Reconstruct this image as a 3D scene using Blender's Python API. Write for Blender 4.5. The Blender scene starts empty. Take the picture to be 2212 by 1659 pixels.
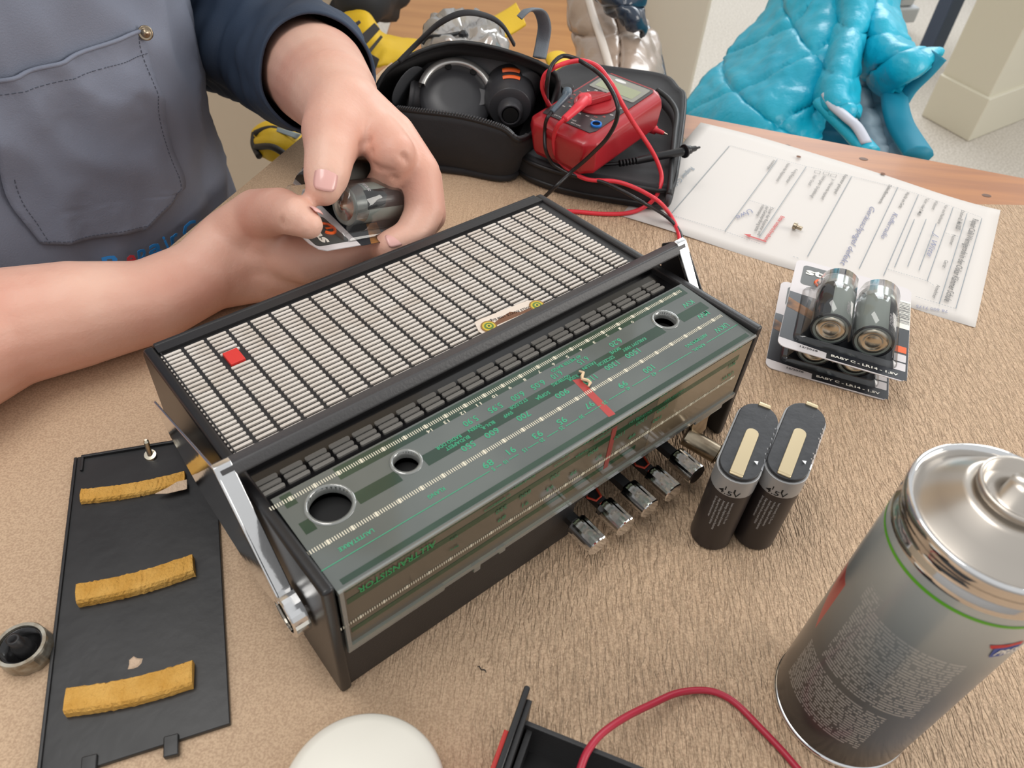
import bpy, math, random
import numpy as np
from mathutils import Vector, Matrix, noise as mnoise
random.seed(7)
SC = bpy.context.scene
COL = SC.collection
pi = math.pi
# ------------------------------------------------------------------ camera
FPX, VX, VY, CH = 1687.6, 950.16, 2508.8, .3776          # focal length in px, nadir point, camera height above the table top
CAMP = np.array([0, 0, CH])
_d = np.array([VX-1106, VY-829.5, FPX]); _d /= np.linalg.norm(_d)
_up = -_d
_fw = np.array([0, 0, 1.]); _y = _fw-_fw.dot(_up)*_up; _y /= np.linalg.norm(_y)
_x = np.cross(_y, _up)
RM = np.array([_x, _y, _up])                              # measured camera axes -> world axes
cd = bpy.data.cameras.new('camera'); cam = bpy.data.objects.new('camera', cd); COL.objects.link(cam)
cd.sensor_width = 36; cd.lens = FPX/2212*36; cd.clip_start = .01; cd.clip_end = 60
cam.matrix_world = Matrix(((RM[0,0], -RM[0,1], -RM[0,2], 0), (RM[1,0], -RM[1,1], -RM[1,2], 0), (RM[2,0], -RM[2,1], -RM[2,2], CH), (0,0,0,1)))
cd.dof.use_dof = True; cd.dof.focus_distance = .50; cd.dof.aperture_fstop = 16
SC.camera = cam
# ------------------------------------------------------------------ world, light, exposure
wd = bpy.data.worlds.new('room_light'); SC.world = wd; wd.use_nodes = True
wn = wd.node_tree.nodes; wl = wd.node_tree.links
bg = wn['Background']; bg.inputs[1].default_value = .82
tc = wn.new('ShaderNodeTexCoord'); sx = wn.new('ShaderNodeSeparateXYZ'); cr = wn.new('ShaderNodeValToRGB')
wl.new(tc.outputs['Generated'], sx.inputs[0]); mr = wn.new('ShaderNodeMapRange'); mr.inputs[1].default_value = -1; mr.inputs[2].default_value = 1
wl.new(sx.outputs[2], mr.inputs[0]); wl.new(mr.outputs[0], cr.inputs[0]); wl.new(cr.outputs[0], bg.inputs[0])
e = cr.color_ramp.elements
e[0].position = .3; e[0].color = (.35, .32, .29, 1)
e[1].position = .75; e[1].color = (.93, .94, .95, 1)
def area(name, loc, target, sx_, sy_, power, col):
    l = bpy.data.lights.new(name, 'AREA'); l.shape = 'RECTANGLE'; l.size = sx_; l.size_y = sy_; l.energy = power; l.color = col
    o = bpy.data.objects.new(name, l); COL.objects.link(o); o.location = loc
    o.rotation_euler = (Vector(target)-Vector(loc)).to_track_quat('-Z', 'Y').to_euler(); return o
area('window_light_far', (1.5, 3.6, 1.5), (.1, .6, -.1), 2.4, 1.6, 75, (.93, .97, 1))
area('window_light_right', (2.3, .3, .85), (.1, .5, 0), 1.3, .9, 26, (1, .95, .88))
area('overhead_light', (-.5, .3, 1.8), (0, .5, 0), 1.2, .5, 12, (1, .97, .93))  # broad area light overhead, no fitting modelled
SC.view_settings.view_transform = 'Standard'; SC.view_settings.look = 'None'; SC.view_settings.exposure = .0; SC.view_settings.gamma = 1
SC.view_settings.use_curve_mapping = False
# ------------------------------------------------------------------ measuring helpers (photo pixel + known height or distance -> room point)
def ray(px, py): return RM @ np.array([px-1106, py-829.5, FPX])
def at(px, py, z=0.):
    w = ray(px, py); t = (z-CH)/w[2]; return np.array([w[0]*t, w[1]*t, z])
def atd(px, py, D):
    w = ray(px, py); return CAMP+w/np.linalg.norm(w)*D
# ------------------------------------------------------------------ materials
def s2l(c):
    r = []
    for v in c[:3]:
        v = v/255.; r.append(v/12.92 if v <= .04045 else ((v+.055)/1.055)**2.4)
    return (*r, 1)
def mat(name, rgb, rough=.5, metal=0., bump=0., bscale=200., rgb2=None, cscale=30., coat=0., spec=.5, sss=0., emit=None, aniso=None, cdetail=3, cramp=(.35, .65), bdist=.001, sheen=0.):
    m = bpy.data.materials.new(name); m.use_nodes = True; nt = m.node_tree; p = nt.nodes['Principled BSDF']
    p.inputs['Base Color'].default_value = s2l(rgb); p.inputs['Roughness'].default_value = rough; p.inputs['Metallic'].default_value = metal
    p.inputs['Specular IOR Level'].default_value = spec; p.inputs['Coat Weight'].default_value = coat; p.inputs['Coat Roughness'].default_value = .08
    if sheen: p.inputs['Sheen Weight'].default_value = sheen
    if sss: p.inputs['Subsurface Weight'].default_value = sss; p.inputs['Subsurface Radius'].default_value = (.012, .005, .003); p.inputs['Subsurface Scale'].default_value = .6
    co = nt.nodes.new('ShaderNodeTexCoord'); src = co.outputs['Object']
    if aniso:
        mp = nt.nodes.new('ShaderNodeMapping'); mp.inputs['Rotation'].default_value = (0, 0, aniso[0]); mp.inputs['Scale'].default_value = aniso[1]
        nt.links.new(src, mp.inputs[0]); src = mp.outputs[0]
    if rgb2:
        n = nt.nodes.new('ShaderNodeTexNoise'); n.inputs['Scale'].default_value = cscale; n.inputs['Detail'].default_value = cdetail
        r = nt.nodes.new('ShaderNodeValToRGB'); r.color_ramp.elements[0].position = cramp[0]; r.color_ramp.elements[1].position = cramp[1]
        r.color_ramp.elements[0].color = s2l(rgb); r.color_ramp.elements[1].color = s2l(rgb2)
        nt.links.new(src, n.inputs['Vector']); nt.links.new(n.outputs['Fac'], r.inputs[0]); nt.links.new(r.outputs[0], p.inputs['Base Color'])
    if bump:
        n = nt.nodes.new('ShaderNodeTexNoise'); n.inputs['Scale'].default_value = bscale; n.inputs['Detail'].default_value = 3
        b = nt.nodes.new('ShaderNodeBump'); b.inputs['Strength'].default_value = bump; b.inputs['Distance'].default_value = bdist
        nt.links.new(src, n.inputs['Vector']); nt.links.new(n.outputs['Fac'], b.inputs['Height']); nt.links.new(b.outputs[0], p.inputs['Normal'])
    return m
def clear(name, tint=(255, 255, 255), rough=.03, base=.04, haze=0.):
    m = bpy.data.materials.new(name); m.use_nodes = True; nt = m.node_tree; nt.nodes.clear()
    o = nt.nodes.new('ShaderNodeOutputMaterial'); t = nt.nodes.new('ShaderNodeBsdfTransparent'); g = nt.nodes.new('ShaderNodeBsdfGlossy')
    t.inputs[0].default_value = s2l(tint); g.inputs['Roughness'].default_value = rough
    fr = nt.nodes.new('ShaderNodeLayerWeight'); fr.inputs[0].default_value = .35
    mr = nt.nodes.new('ShaderNodeMapRange'); mr.inputs[3].default_value = base; mr.inputs[4].default_value = .9
    mx = nt.nodes.new('ShaderNodeMixShader')
    nt.links.new(fr.outputs['Fresnel'], mr.inputs[0]); nt.links.new(mr.outputs[0], mx.inputs[0])
    last = t.outputs[0]
    if haze:
        df = nt.nodes.new('ShaderNodeBsdfDiffuse'); df.inputs[0].default_value = (.8, .8, .78, 1)
        m2 = nt.nodes.new('ShaderNodeMixShader'); m2.inputs[0].default_value = haze
        nt.links.new(t.outputs[0], m2.inputs[1]); nt.links.new(df.outputs[0], m2.inputs[2]); last = m2.outputs[0]
    nt.links.new(last, mx.inputs[1]); nt.links.new(g.outputs[0], mx.inputs[2]); nt.links.new(mx.outputs[0], o.inputs[0])
    return m
# ------------------------------------------------------------------ mesh helpers
def V(*a): return np.array(a, float)
def nrm(v): v = np.array(v, float); return v/np.linalg.norm(v)
class Fr:
    def __init__(s, o, x=(1,0,0), y=(0,1,0), z=(0,0,1)): s.o = np.array(o, float); s.x = np.array(x, float); s.y = np.array(y, float); s.z = np.array(z, float)
    def __call__(s, a, b, c=0.): return s.o+s.x*a+s.y*b+s.z*c
WORLD = Fr((0,0,0))
ORIG = {}
def catmull(P, n=8, closed=False):
    P = [np.array(p, float) for p in P]; out = []; N = len(P)
    rng = range(N if closed else N-1)
    for i in rng:
        if closed: a, b, c, d = P[i-1], P[i], P[(i+1) % N], P[(i+2) % N]
        else: a, b, c, d = P[max(i-1, 0)], P[i], P[i+1], P[min(i+2, N-1)]
        for k in range(n):
            t = k/n; out.append(.5*((2*b)+(-a+c)*t+(2*a-5*b+4*c-d)*t*t+(-a+3*b-3*c+d)*t**3))
    if not closed: out.append(P[-1])
    return out
class MB:
    def __init__(s): s.v = []; s.f = []
    def add(s, vs, fs):
        k = len(s.v); s.v += [tuple(float(q) for q in v) for v in vs]; s.f += [tuple(i+k for i in f) for f in fs]; return s
    def box(s, x0, x1, y0, y1, z0, z1, fr=WORLD):
        s.add([fr(x, y, z) for z in (z0, z1) for y in (y0, y1) for x in (x0, x1)], [(0,2,3,1),(4,5,7,6),(0,1,5,4),(2,6,7,3),(0,4,6,2),(1,3,7,5)]); return s
    def prism(s, poly, c0, c1, fr=WORLD):      # poly in fr x,y ; extruded along fr z
        n = len(poly); a = sum(poly[i][0]*poly[(i+1) % n][1]-poly[(i+1) % n][0]*poly[i][1] for i in range(n))
        if a < 0: poly = poly[::-1]
        s.add([fr(p[0], p[1], c0) for p in poly]+[fr(p[0], p[1], c1) for p in poly],
              [tuple(range(n))[::-1], tuple(range(n, 2*n))]+[(i, (i+1) % n, n+(i+1) % n, n+i) for i in range(n)]); return s
    def tube(s, pts, r, seg=8, caps=True, flat=1.):
        pts = [np.array(p, float) for p in pts]; n = len(pts); rr = r if hasattr(r, '__len__') else [r]*n
        t0 = nrm(pts[1]-pts[0]); u = nrm(np.cross(t0, (0, 0, 1) if abs(t0[2]) < .9 else (1, 0, 0))); k = len(s.v)
        for i in range(n):
            t = nrm(pts[min(i+1, n-1)]-pts[max(i-1, 0)]); u = nrm(u-t*u.dot(t)); w = np.cross(t, u)
            for j in range(seg):
                a = 2*pi*j/seg; s.v.append(tuple(pts[i]+u*math.cos(a)*rr[i]+w*math.sin(a)*rr[i]*flat))
        for i in range(n-1):
            for j in range(seg): s.f.append((k+i*seg+j, k+i*seg+(j+1) % seg, k+(i+1)*seg+(j+1) % seg, k+(i+1)*seg+j))
        if caps: s.f.append(tuple(k+j for j in range(seg))[::-1]); s.f.append(tuple(k+(n-1)*seg+j for j in range(seg)))
        return s
    def lathe(s, prof, fr=WORLD, seg=32, caps=True, mod=None):   # prof list of (r, h)
        k = len(s.v)
        for i, (r, hh) in enumerate(prof):
            for j in range(seg):
                a = 2*pi*j/seg; q = r*(mod(i, j) if mod else 1); s.v.append(tuple(fr(q*math.cos(a), q*math.sin(a), hh)))
        for i in range(len(prof)-1):
            for j in range(seg): s.f.append((k+i*seg+j, k+i*seg+(j+1) % seg, k+(i+1)*seg+(j+1) % seg, k+(i+1)*seg+j))
        if caps: s.f.append(tuple(k+j for j in range(seg))[::-1]); s.f.append(tuple(k+(len(prof)-1)*seg+j for j in range(seg)))
        return s
    def grid(s, G, closed_u=False):
        k = len(s.v); R_, C_ = len(G), len(G[0])
        for row in G:
            for p in row: s.v.append(tuple(float(q) for q in p))
        for i in range(R_-1):
            for j in range(C_ if closed_u else C_-1): s.f.append((k+i*C_+j, k+i*C_+(j+1) % C_, k+(i+1)*C_+(j+1) % C_, k+(i+1)*C_+j))
        return s
    def sphere(s, c, r, seg=14, rings=8, sc=(1,1,1), fr=None):
        fr = fr or WORLD; G = []
        k = len(s.v); s.v.append(tuple(np.array(c)+fr(0, 0, -r*sc[2])-fr.o))
        for i in range(1, rings):
            th = -pi/2+pi*i/rings
            for j in range(seg):
                a = 2*pi*j/seg; s.v.append(tuple(np.array(c)+fr(r*sc[0]*math.cos(th)*math.cos(a), r*sc[1]*math.cos(th)*math.sin(a), r*sc[2]*math.sin(th))-fr.o))
        s.v.append(tuple(np.array(c)+fr(0, 0, r*sc[2])-fr.o)); top = len(s.v)-1
        for j in range(seg): s.f.append((k, k+1+(j+1) % seg, k+1+j)); s.f.append((top, top-seg+j, top-seg+(j+1) % seg))
        for i in range(rings-2):
            for j in range(seg):
                a = k+1+i*seg; s.f.append((a+j, a+(j+1) % seg, a+seg+(j+1) % seg, a+seg+j))
        return s
    def build(s, name, m, parent=None, smooth=False, bevel=0., solid=0., seg=2, subd=0, kind=None, recalc=False):
        me = bpy.data.meshes.new(name)
        vs = np.array(s.v)
        if parent is None: o0 = V((vs[:,0].min()+vs[:,0].max())/2, (vs[:,1].min()+vs[:,1].max())/2, vs[:,2].min())
        else: o0 = ORIG[parent.name]
        me.from_pydata([tuple(v) for v in vs-o0], [], s.f); me.materials.append(m)
        if recalc:
            import bmesh
            bm = bmesh.new(); bm.from_mesh(me); bmesh.ops.remove_doubles(bm, verts=bm.verts, dist=1e-6); bmesh.ops.recalc_face_normals(bm, faces=bm.faces); bm.to_mesh(me); bm.free()
        if smooth: me.shade_smooth()
        o = bpy.data.objects.new(name, me); COL.objects.link(o)
        if parent is None: o.location = o0
        else: o.parent = parent
        ORIG[o.name] = o0
        if solid: q = o.modifiers.new('s', 'SOLIDIFY'); q.thickness = solid; q.offset = 0
        if bevel: q = o.modifiers.new('b', 'BEVEL'); q.width = bevel; q.segments = seg; q.limit_method = 'ANGLE'; q.angle_limit = math.radians(40); 
        if bevel and smooth is False: me.shade_smooth(); q = o.modifiers.new('n', 'WEIGHTED_NORMAL')
        if subd: q = o.modifiers.new('d', 'SUBSURF'); q.levels = subd; q.render_levels = subd
        if kind: o['kind'] = kind
        return o
def thing(name, label, cat, loc, group=None):
    o = bpy.data.objects.new(name, None); COL.objects.link(o); o.location = tuple(float(q) for q in loc); o.empty_display_size = .02
    o['label'] = label; o['category'] = cat; ORIG[o.name] = np.array(loc, float)
    if group: o['group'] = group
    return o
def tag(o, label=None, cat=None, group=None, kind=None):
    if label: o['label'] = label
    if cat: o['category'] = cat
    if group: o['group'] = group
    if kind: o['kind'] = kind
    return o
_tc = {}
def glyphs(txt, shear=0., bold=0.):
    k = (txt, shear, bold)
    if k not in _tc:
        c = bpy.data.curves.new('t', 'FONT'); c.body = txt; c.shear = shear; c.resolution_u = 2; c.offset = bold; c.fill_mode = 'FRONT'
        ob = bpy.data.objects.new('t', c); me = bpy.data.meshes.new_from_object(ob)
        vs = [tuple(v.co) for v in me.vertices]; fs = [tuple(p.vertices) for p in me.polygons]
        bpy.data.objects.remove(ob); bpy.data.curves.remove(c); bpy.data.meshes.remove(me)
        x = [v[0] for v in vs] or [0, 1]; _tc[k] = ([(v[0]-min(x), v[1]) for v in vs], fs, max(x)-min(x))
    return _tc[k]
def text(mb, txt, start, end, hgt, up, lift, shear=0., bold=.012):
    """letters from point start to point end (their mid-height line), cap height hgt, glyph tops towards up"""
    vs, fs, w = glyphs(txt, shear, bold); start = np.array(start, float); end = np.array(end, float)
    xd = end-start; L = np.linalg.norm(xd); xd /= L; upv = nrm(np.array(up)-xd*np.dot(up, xd)); nv = np.cross(xd, upv)
    mb.add([start+xd*(v[0]/w*L)+upv*((v[1]/.7-.5)*hgt)+nv*lift for v in vs], fs)
def strip(mb, a, b, w, up, lift):
    a = np.array(a, float); b = np.array(b, float); x = nrm(b-a); uu = nrm(np.array(up)-x*np.dot(up, x)); n = np.cross(x, uu)
    mb.add([a-uu*w/2+n*lift, b-uu*w/2+n*lift, b+uu*w/2+n*lift, a+uu*w/2+n*lift], [(0,1,2,3)])
def rrect(x0, x1, y0, y1, r, n=4):
    P = []
    for cx, cy, a0 in ((x1-r, y1-r, 0), (x0+r, y1-r, 90), (x0+r, y0+r, 180), (x1-r, y0+r, 270)):
        for k in range(n+1): a = math.radians(a0+90*k/n); P.append((cx+r*math.cos(a), cy+r*math.sin(a)))
    return P
def plate_holes(name, outer, holes, fr, c0, c1, m, parent, segs=28):
    """flat plate with round holes: outer polygon and (x, y, r) holes, between heights c0 and c1"""
    c = bpy.data.curves.new(name, 'CURVE'); c.dimensions = '2D'; c.fill_mode = 'BOTH'; c.extrude = abs(c1-c0)/2
    def sp(P):
        q = c.splines.new('POLY'); q.points.add(len(P)-1); q.use_cyclic_u = True
        for i, p in enumerate(P): q.points[i].co = (p[0], p[1], 0, 1)
    sp(outer)
    for hx, hy, r in holes: sp([(hx+r*math.cos(2*pi*i/segs), hy+r*math.sin(2*pi*i/segs)) for i in range(segs)])
    ob = bpy.data.objects.new('t', c); me = bpy.data.meshes.new_from_object(ob); mb = MB(); mid = (c0+c1)/2
    mb.add([fr(v.co[0], v.co[1], v.co[2]+mid) for v in me.vertices], [tuple(p.vertices) for p in me.polygons])
    bpy.data.objects.remove(ob); bpy.data.curves.remove(c); bpy.data.meshes.remove(me)
    return mb.build(name, m, parent, recalc=True)
M = {}
M['black'] = mat('black_plastic', (38, 37, 38), .42, bump=.25, bscale=900, bdist=.0004)
M['black_gloss'] = mat('glossy_black_plastic', (26, 25, 26), .22, coat=.3)
M['side'] = mat('side_black', (30, 29, 30), .33, bump=.1, bscale=500, bdist=.0003)
M['deep'] = mat('dark_interior', (14, 14, 14), .7)
M['chrome'] = mat('chrome', (225, 225, 225), .09, 1., bump=.06, bscale=160)
M['steel'] = mat('worn_steel', (150, 135, 115), .32, 1., rgb2=(185, 172, 150), cscale=90)
M['nickel'] = mat('nickel', (205, 196, 178), .25, 1.)
M['cream_slat'] = mat('cream_enamel', (222, 214, 205), .35, rgb2=(205, 194, 182), cscale=60)
M['white_print'] = mat('cream_print', (226, 218, 196), .6)
M['green_print'] = mat('green_print', (56, 162, 120), .5)
M['white'] = mat('white_plastic', (238, 234, 222), .35)
M['red_wire'] = mat('red_wire', (205, 48, 62), .35)
M['black_wire'] = mat('black_wire', (28, 27, 28), .4)
# ================================================================== SETTING
m_floor = mat('speckled_vinyl', (178, 170, 158), .5, rgb2=(205, 198, 188), cscale=160, cdetail=6, cramp=(.42, .58))
FZ = -.74
def struct(o): o['kind'] = 'structure'; return o
struct(MB().box(-3.2, 4.2, -2.0, 5.2, FZ-.05, FZ).build('floor', m_floor))
m_wall = mat('cream_wall', (212, 194, 170), .7)
struct(MB().box(-3.3, -3.2, -2.0, 5.2, FZ, 1.9).build('wall_left', m_wall))
struct(MB().box(-3.2, -.30, 1.30, 1.36, FZ, 1.9).build('wall_back', m_wall))
m_cream = mat('cream_lacquer', (214, 209, 190), .45)
# cream wall corner with its plinth (right) and the free column
ca, cb, cc = at(1976, 238, FZ), at(2089, 301, FZ), at(2212, 252, FZ)
dl, dr = nrm(ca-cb), nrm(cc-cb)
def corner_poly(off, L1=.42, L2=.9):
    p = cb-(dl+dr)*off; return [tuple(q[:2]) for q in (p, p+dr*(L2+off), p+dr*(L2+off)+dl*L1, p+dl*(L1*.42+off))]
struct(MB().prism(corner_poly(0), FZ, 1.9).build('trim_1', m_cream, bevel=.004))
bo = MB().prism(corner_poly(.012), FZ, FZ+.14).build('baseboard_right', m_cream, bevel=.004); struct(bo)
p0 = at(1472, 286, FZ); pd = nrm(V(p0[0]-at(1300, 262, FZ)[0], p0[1]-at(1300, 262, FZ)[1], 0)); pn = V(-pd[1], pd[0], 0)
pc = MB(); pc.prism([tuple((p0-pd*a+pn*b)[:2]) for a, b in ((0,0),(.36,0),(.36,.3),(0,.3))], FZ, 1.9)
struct(pc.build('trim_2', mat('cream_column', (206, 200, 184), .5), bevel=.01))
# slate-blue steel post and grey radiator behind the jacket
sb = MB(); qa, qb = at(1992, 150, FZ), at(2062, 0, -.35)
pt = at(2000, 128, FZ)
sb.box(-.03, .03, -.03, .03, 0, 1.6, Fr(pt, (.9,.43,0), (-.43,.9,0)))
tag(sb.build('steel_post', mat('slate_blue_paint', (66, 80, 104), .4), bevel=.004), 'slate-blue square steel post standing behind the turquoise jacket', 'post')
rr_ = at(1925, 105, FZ); rad = thing('radiator', 'pale grey ribbed radiator behind the turquoise jacket at the top edge', 'radiator', rr_)
m_rad = mat('radiator_grey', (196, 200, 204), .4)
for k in range(4): MB().box(-.03+k*.075, .035+k*.075, -.04, .04, .1, .75, Fr(rr_+V(-.16, .12, 0), (.93,.36,0), (-.36,.93,0))).build('radiator_fin', m_rad, rad, bevel=.012)
MB().box(-.05, .29, -.05, .05, .04, .1, Fr(rr_+V(-.16, .12, 0), (.93,.36,0), (-.36,.93,0))).build('lower_rail', m_rad, rad, bevel=.01)
# ------------------------------------------------------------------ table
C0 = V(-.169, .886, 0); d1 = nrm(V(.977, -.2112, 0)); d2 = nrm(V(-.277, -.961, 0)); d2 = V(-.2772, -.9608, 0)
m_wood = mat('orange_wood', (172, 108, 48), .45, rgb2=(154, 92, 38), cscale=14, aniso=(-.21, (.5, 6, 1)), bump=.03, bscale=40, coat=.05)
tb = thing('wooden_table', 'orange-brown wooden table mostly covered with brown kraft paper', 'table', C0+d1*.7+d2*.45+V(0, 0, FZ))
def tp(a, b, z=0): q = C0+d1*a+d2*b; return V(q[0], q[1], z)
fT = Fr(C0, d1, -d2)
MB().prism(rrect(0, 1.5, -1.05, 0, .02), -.026, -.0008, fT).build('tabletop', m_wood, tb, bevel=.004)
for a, b in ((.12, .15), (1.38, .15), (.12, .95), (1.38, .95)): MB().prism(rrect(a-.03, a+.03, -b-.03, -b+.03, .006), FZ, -.026, Fr(C0-V(0,0,0), d1, -d2)).build('leg', m_wood, tb)
for (a0, a1, b0, b1) in ((.1, 1.4, .14, .16), (.1, 1.4, .94, .96), (.11, .13, .15, .95), (1.37, 1.39, .15, .95)): MB().box(a0, a1, -b1, -b0, -.1, -.026, fT).build('apron_rail', m_wood, tb)
m_knot = mat('knot', (96, 60, 34), .5)
for px, py, r in ((1724, 343, .003), (1866, 342, .003), (2132, 421, .003), (1702, 313, .002)): MB().lathe([(r*1.6, -.0007), (r*1.2, -.0005)], Fr(V(*at(px, py)[:2], 0), (1,0,0), (0,.7,0)), 10).build('knot', m_knot, tb)
# kraft paper: relief in its real geometry plus fine procedural crinkles
m_kraft = bpy.data.materials.new('kraft_paper'); m_kraft.use_nodes = True
nt = m_kraft.node_tree; P_ = nt.nodes['Principled BSDF']; P_.inputs['Roughness'].default_value = .62; P_.inputs['Specular IOR Level'].default_value = .35
def N(t, **kw):
    n = nt.nodes.new(t)
    for k, v in kw.items(): n.inputs[int(k[1:]) if k[0] == 'i' and k[1:].isdigit() else k].default_value = v
    return n
L = nt.links.new
co = N('ShaderNodeTexCoord'); base = N('ShaderNodeTexNoise'); base.inputs['Scale'].default_value = 900; base.inputs['Detail'].default_value = 2
big = N('ShaderNodeTexNoise'); big.inputs['Scale'].default_value = 7
rp = N('ShaderNodeValToRGB'); rp.color_ramp.elements[0].position = .36; rp.color_ramp.elements[1].position = .64
rp.color_ramp.elements[0].color = s2l((186, 156, 128)); rp.color_ramp.elements[1].color = s2l((210, 181, 150))
L(co.outputs['Object'], base.inputs['Vector']); L(co.outputs['Object'], big.inputs['Vector']); L(base.outputs['Fac'], rp.inputs[0])
fl = N('ShaderNodeTexVoronoi'); fl.inputs['Scale'].default_value = 230; L(co.outputs['Object'], fl.inputs['Vector'])
flr = N('ShaderNodeValToRGB'); flr.color_ramp.elements[0].position = .03; flr.color_ramp.elements[1].position = .09; L(fl.outputs['Distance'], flr.inputs[0])
flr.color_ramp.elements[0].color = (.55, .5, .45, 1); flr.color_ramp.elements[1].color = (1, 1, 1, 1)
mxc = N('ShaderNodeMixRGB'); mxc.blend_type = 'MULTIPLY'; mxc.inputs[0].default_value = .5
L(rp.outputs[0], mxc.inputs[1]); L(flr.outputs[0], mxc.inputs[2]); L(mxc.outputs[0], P_.inputs['Base Color'])
mp = N('ShaderNodeMapping'); wd_ = at(1222, 1350)-at(1200, 1400); mp.inputs['Rotation'].default_value = (0, 0, math.radians(90)-math.atan2(wd_[1], wd_[0])); mp.inputs['Scale'].default_value = (1, .2, 1)
wr = N('ShaderNodeTexNoise'); wr.inputs['Scale'].default_value = 470; wr.inputs['Detail'].default_value = 2.5; wr.inputs['Roughness'].default_value = .45; wr.inputs['Distortion'].default_value = 1.1
L(co.outputs['Object'], mp.inputs[0]); L(mp.outputs[0], wr.inputs['Vector'])
wc = N('ShaderNodeValToRGB'); wc.color_ramp.elements[0].position = .33; wc.color_ramp.elements[1].position = .68; L(wr.outputs['Fac'], wc.inputs[0])
# crinkled towards the right and the front, nearly flat on the left
sep = N('ShaderNodeSeparateXYZ'); L(co.outputs['Object'], sep.inputs[0])
ad = N('ShaderNodeMath'); ad.operation = 'MULTIPLY_ADD'; ad.inputs[1].default_value = .16; L(big.outputs['Fac'], ad.inputs[0]); L(sep.outputs[0], ad.inputs[2])
mk = N('ShaderNodeMapRange'); L(ad.outputs[0], mk.inputs[0]); KR = mk
bs = N('ShaderNodeMath'); bs.operation = 'MULTIPLY'; bs.inputs[1].default_value = .9; L(mk.outputs[0], bs.inputs[0])
b1 = N('ShaderNodeBump'); b1.inputs['Distance'].default_value = .0019; L(wc.outputs[0], b1.inputs['Height']); L(bs.outputs[0], b1.inputs['Strength'])
b2 = N('ShaderNodeBump'); b2.inputs['Distance'].default_value = .0004; b2.inputs['Strength'].default_value = .3; L(base.outputs['Fac'], b2.inputs['Height']); L(b1.outputs[0], b2.inputs['Normal']); L(b2.outputs[0], P_.inputs['Normal'])
far_edge = [(845, 135), (950, 152), (1100, 190), (1300, 240), (1455, 293), (1650, 330), (1850, 400), (1990, 432), (2110, 441), (2212, 443), (2330, 436)]
poly = [tuple(at(*p)[:2]) for p in far_edge]+[tuple(tp(1.45, .25)[:2]), tuple(tp(1.45, 1.04)[:2]), tuple(tp(.002, 1.04)[:2])]
kb = MB().prism(poly, -.0008, 0)
ko = kb.build('kraft_paper', m_kraft); tag(ko, 'sheet of brown kraft paper covering the table, crinkled at the right', 'paper')
ox = ORIG[ko.name][0]; KR.inputs[1].default_value = -.02-ox; KR.inputs[2].default_value = .12-ox
# ================================================================== RADIO
A = at(740, 1500); Bq = at(1562, 933)
U = nrm(Bq-A); Vv = V(-U[1], U[0], 0); RW = .2862; RF = Fr(A, U, Vv, (0, 0, 1))
def rl(px, py, z): p = at(px, py, z)-A; return V(p@U, p@Vv, z)
def rony(px, py, c):
    d = ray(px, py); t = (c-(CAMP-A)@Vv)/(d@Vv); p = CAMP+d*t-A; return V(p@U, p@Vv, p[2])
radio = thing('transistor_radio', 'old black portable radio lying on its back with a green dial and cream slatted grille', 'radio', A+U*RW/2+Vv*.1)
def topz(y): return .0925-.068*y
prof = [(0, .0), (0, .0925), (.195, topz(.195)), (.1985, .074), (.199, .010), (.10, .006), (.03, .001)]
SF = lambda x: Fr(A+U*x, Vv, (0,0,1), U)   # poly (y, z), thickness along U
for x0, x1 in ((0, .006), (RW-.006, RW)):
    po = prof if x0 == 0 else [(0, .0), (0, .0925), (.195, topz(.195)), (.1985, .074), (.199, .010), (.05, .004), (.034, .001)]
    MB().prism(po, x0, x1, SF(0)).build('side_panel', M['side'] if x0 == 0 else M['black'], radio, bevel=.0018)
MB().prism([(.193, .010), (.199, .010), (.199, .076), (.196, .0795), (.193, .0795)], .006, RW-.006, SF(0)).build('rear_panel', M['black'], radio, bevel=.001)
# floor of the case, front bar with its cut-outs, inner frame
MB().box(.006, RW-.006, .03, .193, .010, .014, RF).build('back_plate', M['deep'], radio)
fb = []
zt = .040
fbar = [(.006, .001), (.150, .001), (.150, .030), (.160, .030), (.160, .052), (.006, .052)]
XF = Fr(A+Vv*.004, U, (0,0,1), -Vv)
plate_holes('front_bar', fbar, [(.040, .036, .006), (.062, .038, .004), (.092, .038, .006), (.125, .036, .003)], XF, -.001, .002, M['black'], radio)
MB().box(.006, RW-.006, .02, .024, .030, .085, RF).build('inner_frame', M['deep'], radio)
# top strip under the handle, vents
gz = lambda y: topz(y)-.0012
MB().prism([(.058, gz(.058)-.012), (.058, gz(.058)-.0035), (.082, gz(.082)-.0035), (.082, gz(.082)-.001), (.0925, gz(.0925)-.001), (.0925, .07)], .006, RW-.006, SF(0)).build('vent_strip', M['black_gloss'], radio)
sl = MB(); px_, py_ = .0111, .0030
sl.prism(rrect(-px_/2, px_/2, -py_/2*.8, py_/2*.8, .0008, 2), 0, .0012, Fr((0,0,0), U, nrm(Vv-V(0,0,.068)), nrm(V(0,0,1)+.068*Vv)))
_o = sl.build('vent_slat', mat('grey_slat', (150, 146, 140), .3), None); slat_vent = _o.data; bpy.data.objects.remove(_o)
pitch = .01285; x0g = .0112
def place(name, me, loc, parent, m=None):
    o = bpy.data.objects.new(name, me); COL.objects.link(o); o.parent = parent; o.location = tuple(loc-ORIG[parent.name]); return o
vs_me = bpy.data.meshes.new('vent_slat'); 
vent_par = bpy.data.objects['vent_strip']
bpy.data.meshes.remove(vs_me)
def centred(me):   # bring a builder mesh back to its own local zero
    return me
for r, yy in enumerate((.0728, .0690, .0652)):
    for c in range(21):
        place('vent_slat', slat_vent, RF(x0g+pitch*c, yy, gz(yy)-.0036), radio)
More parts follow.
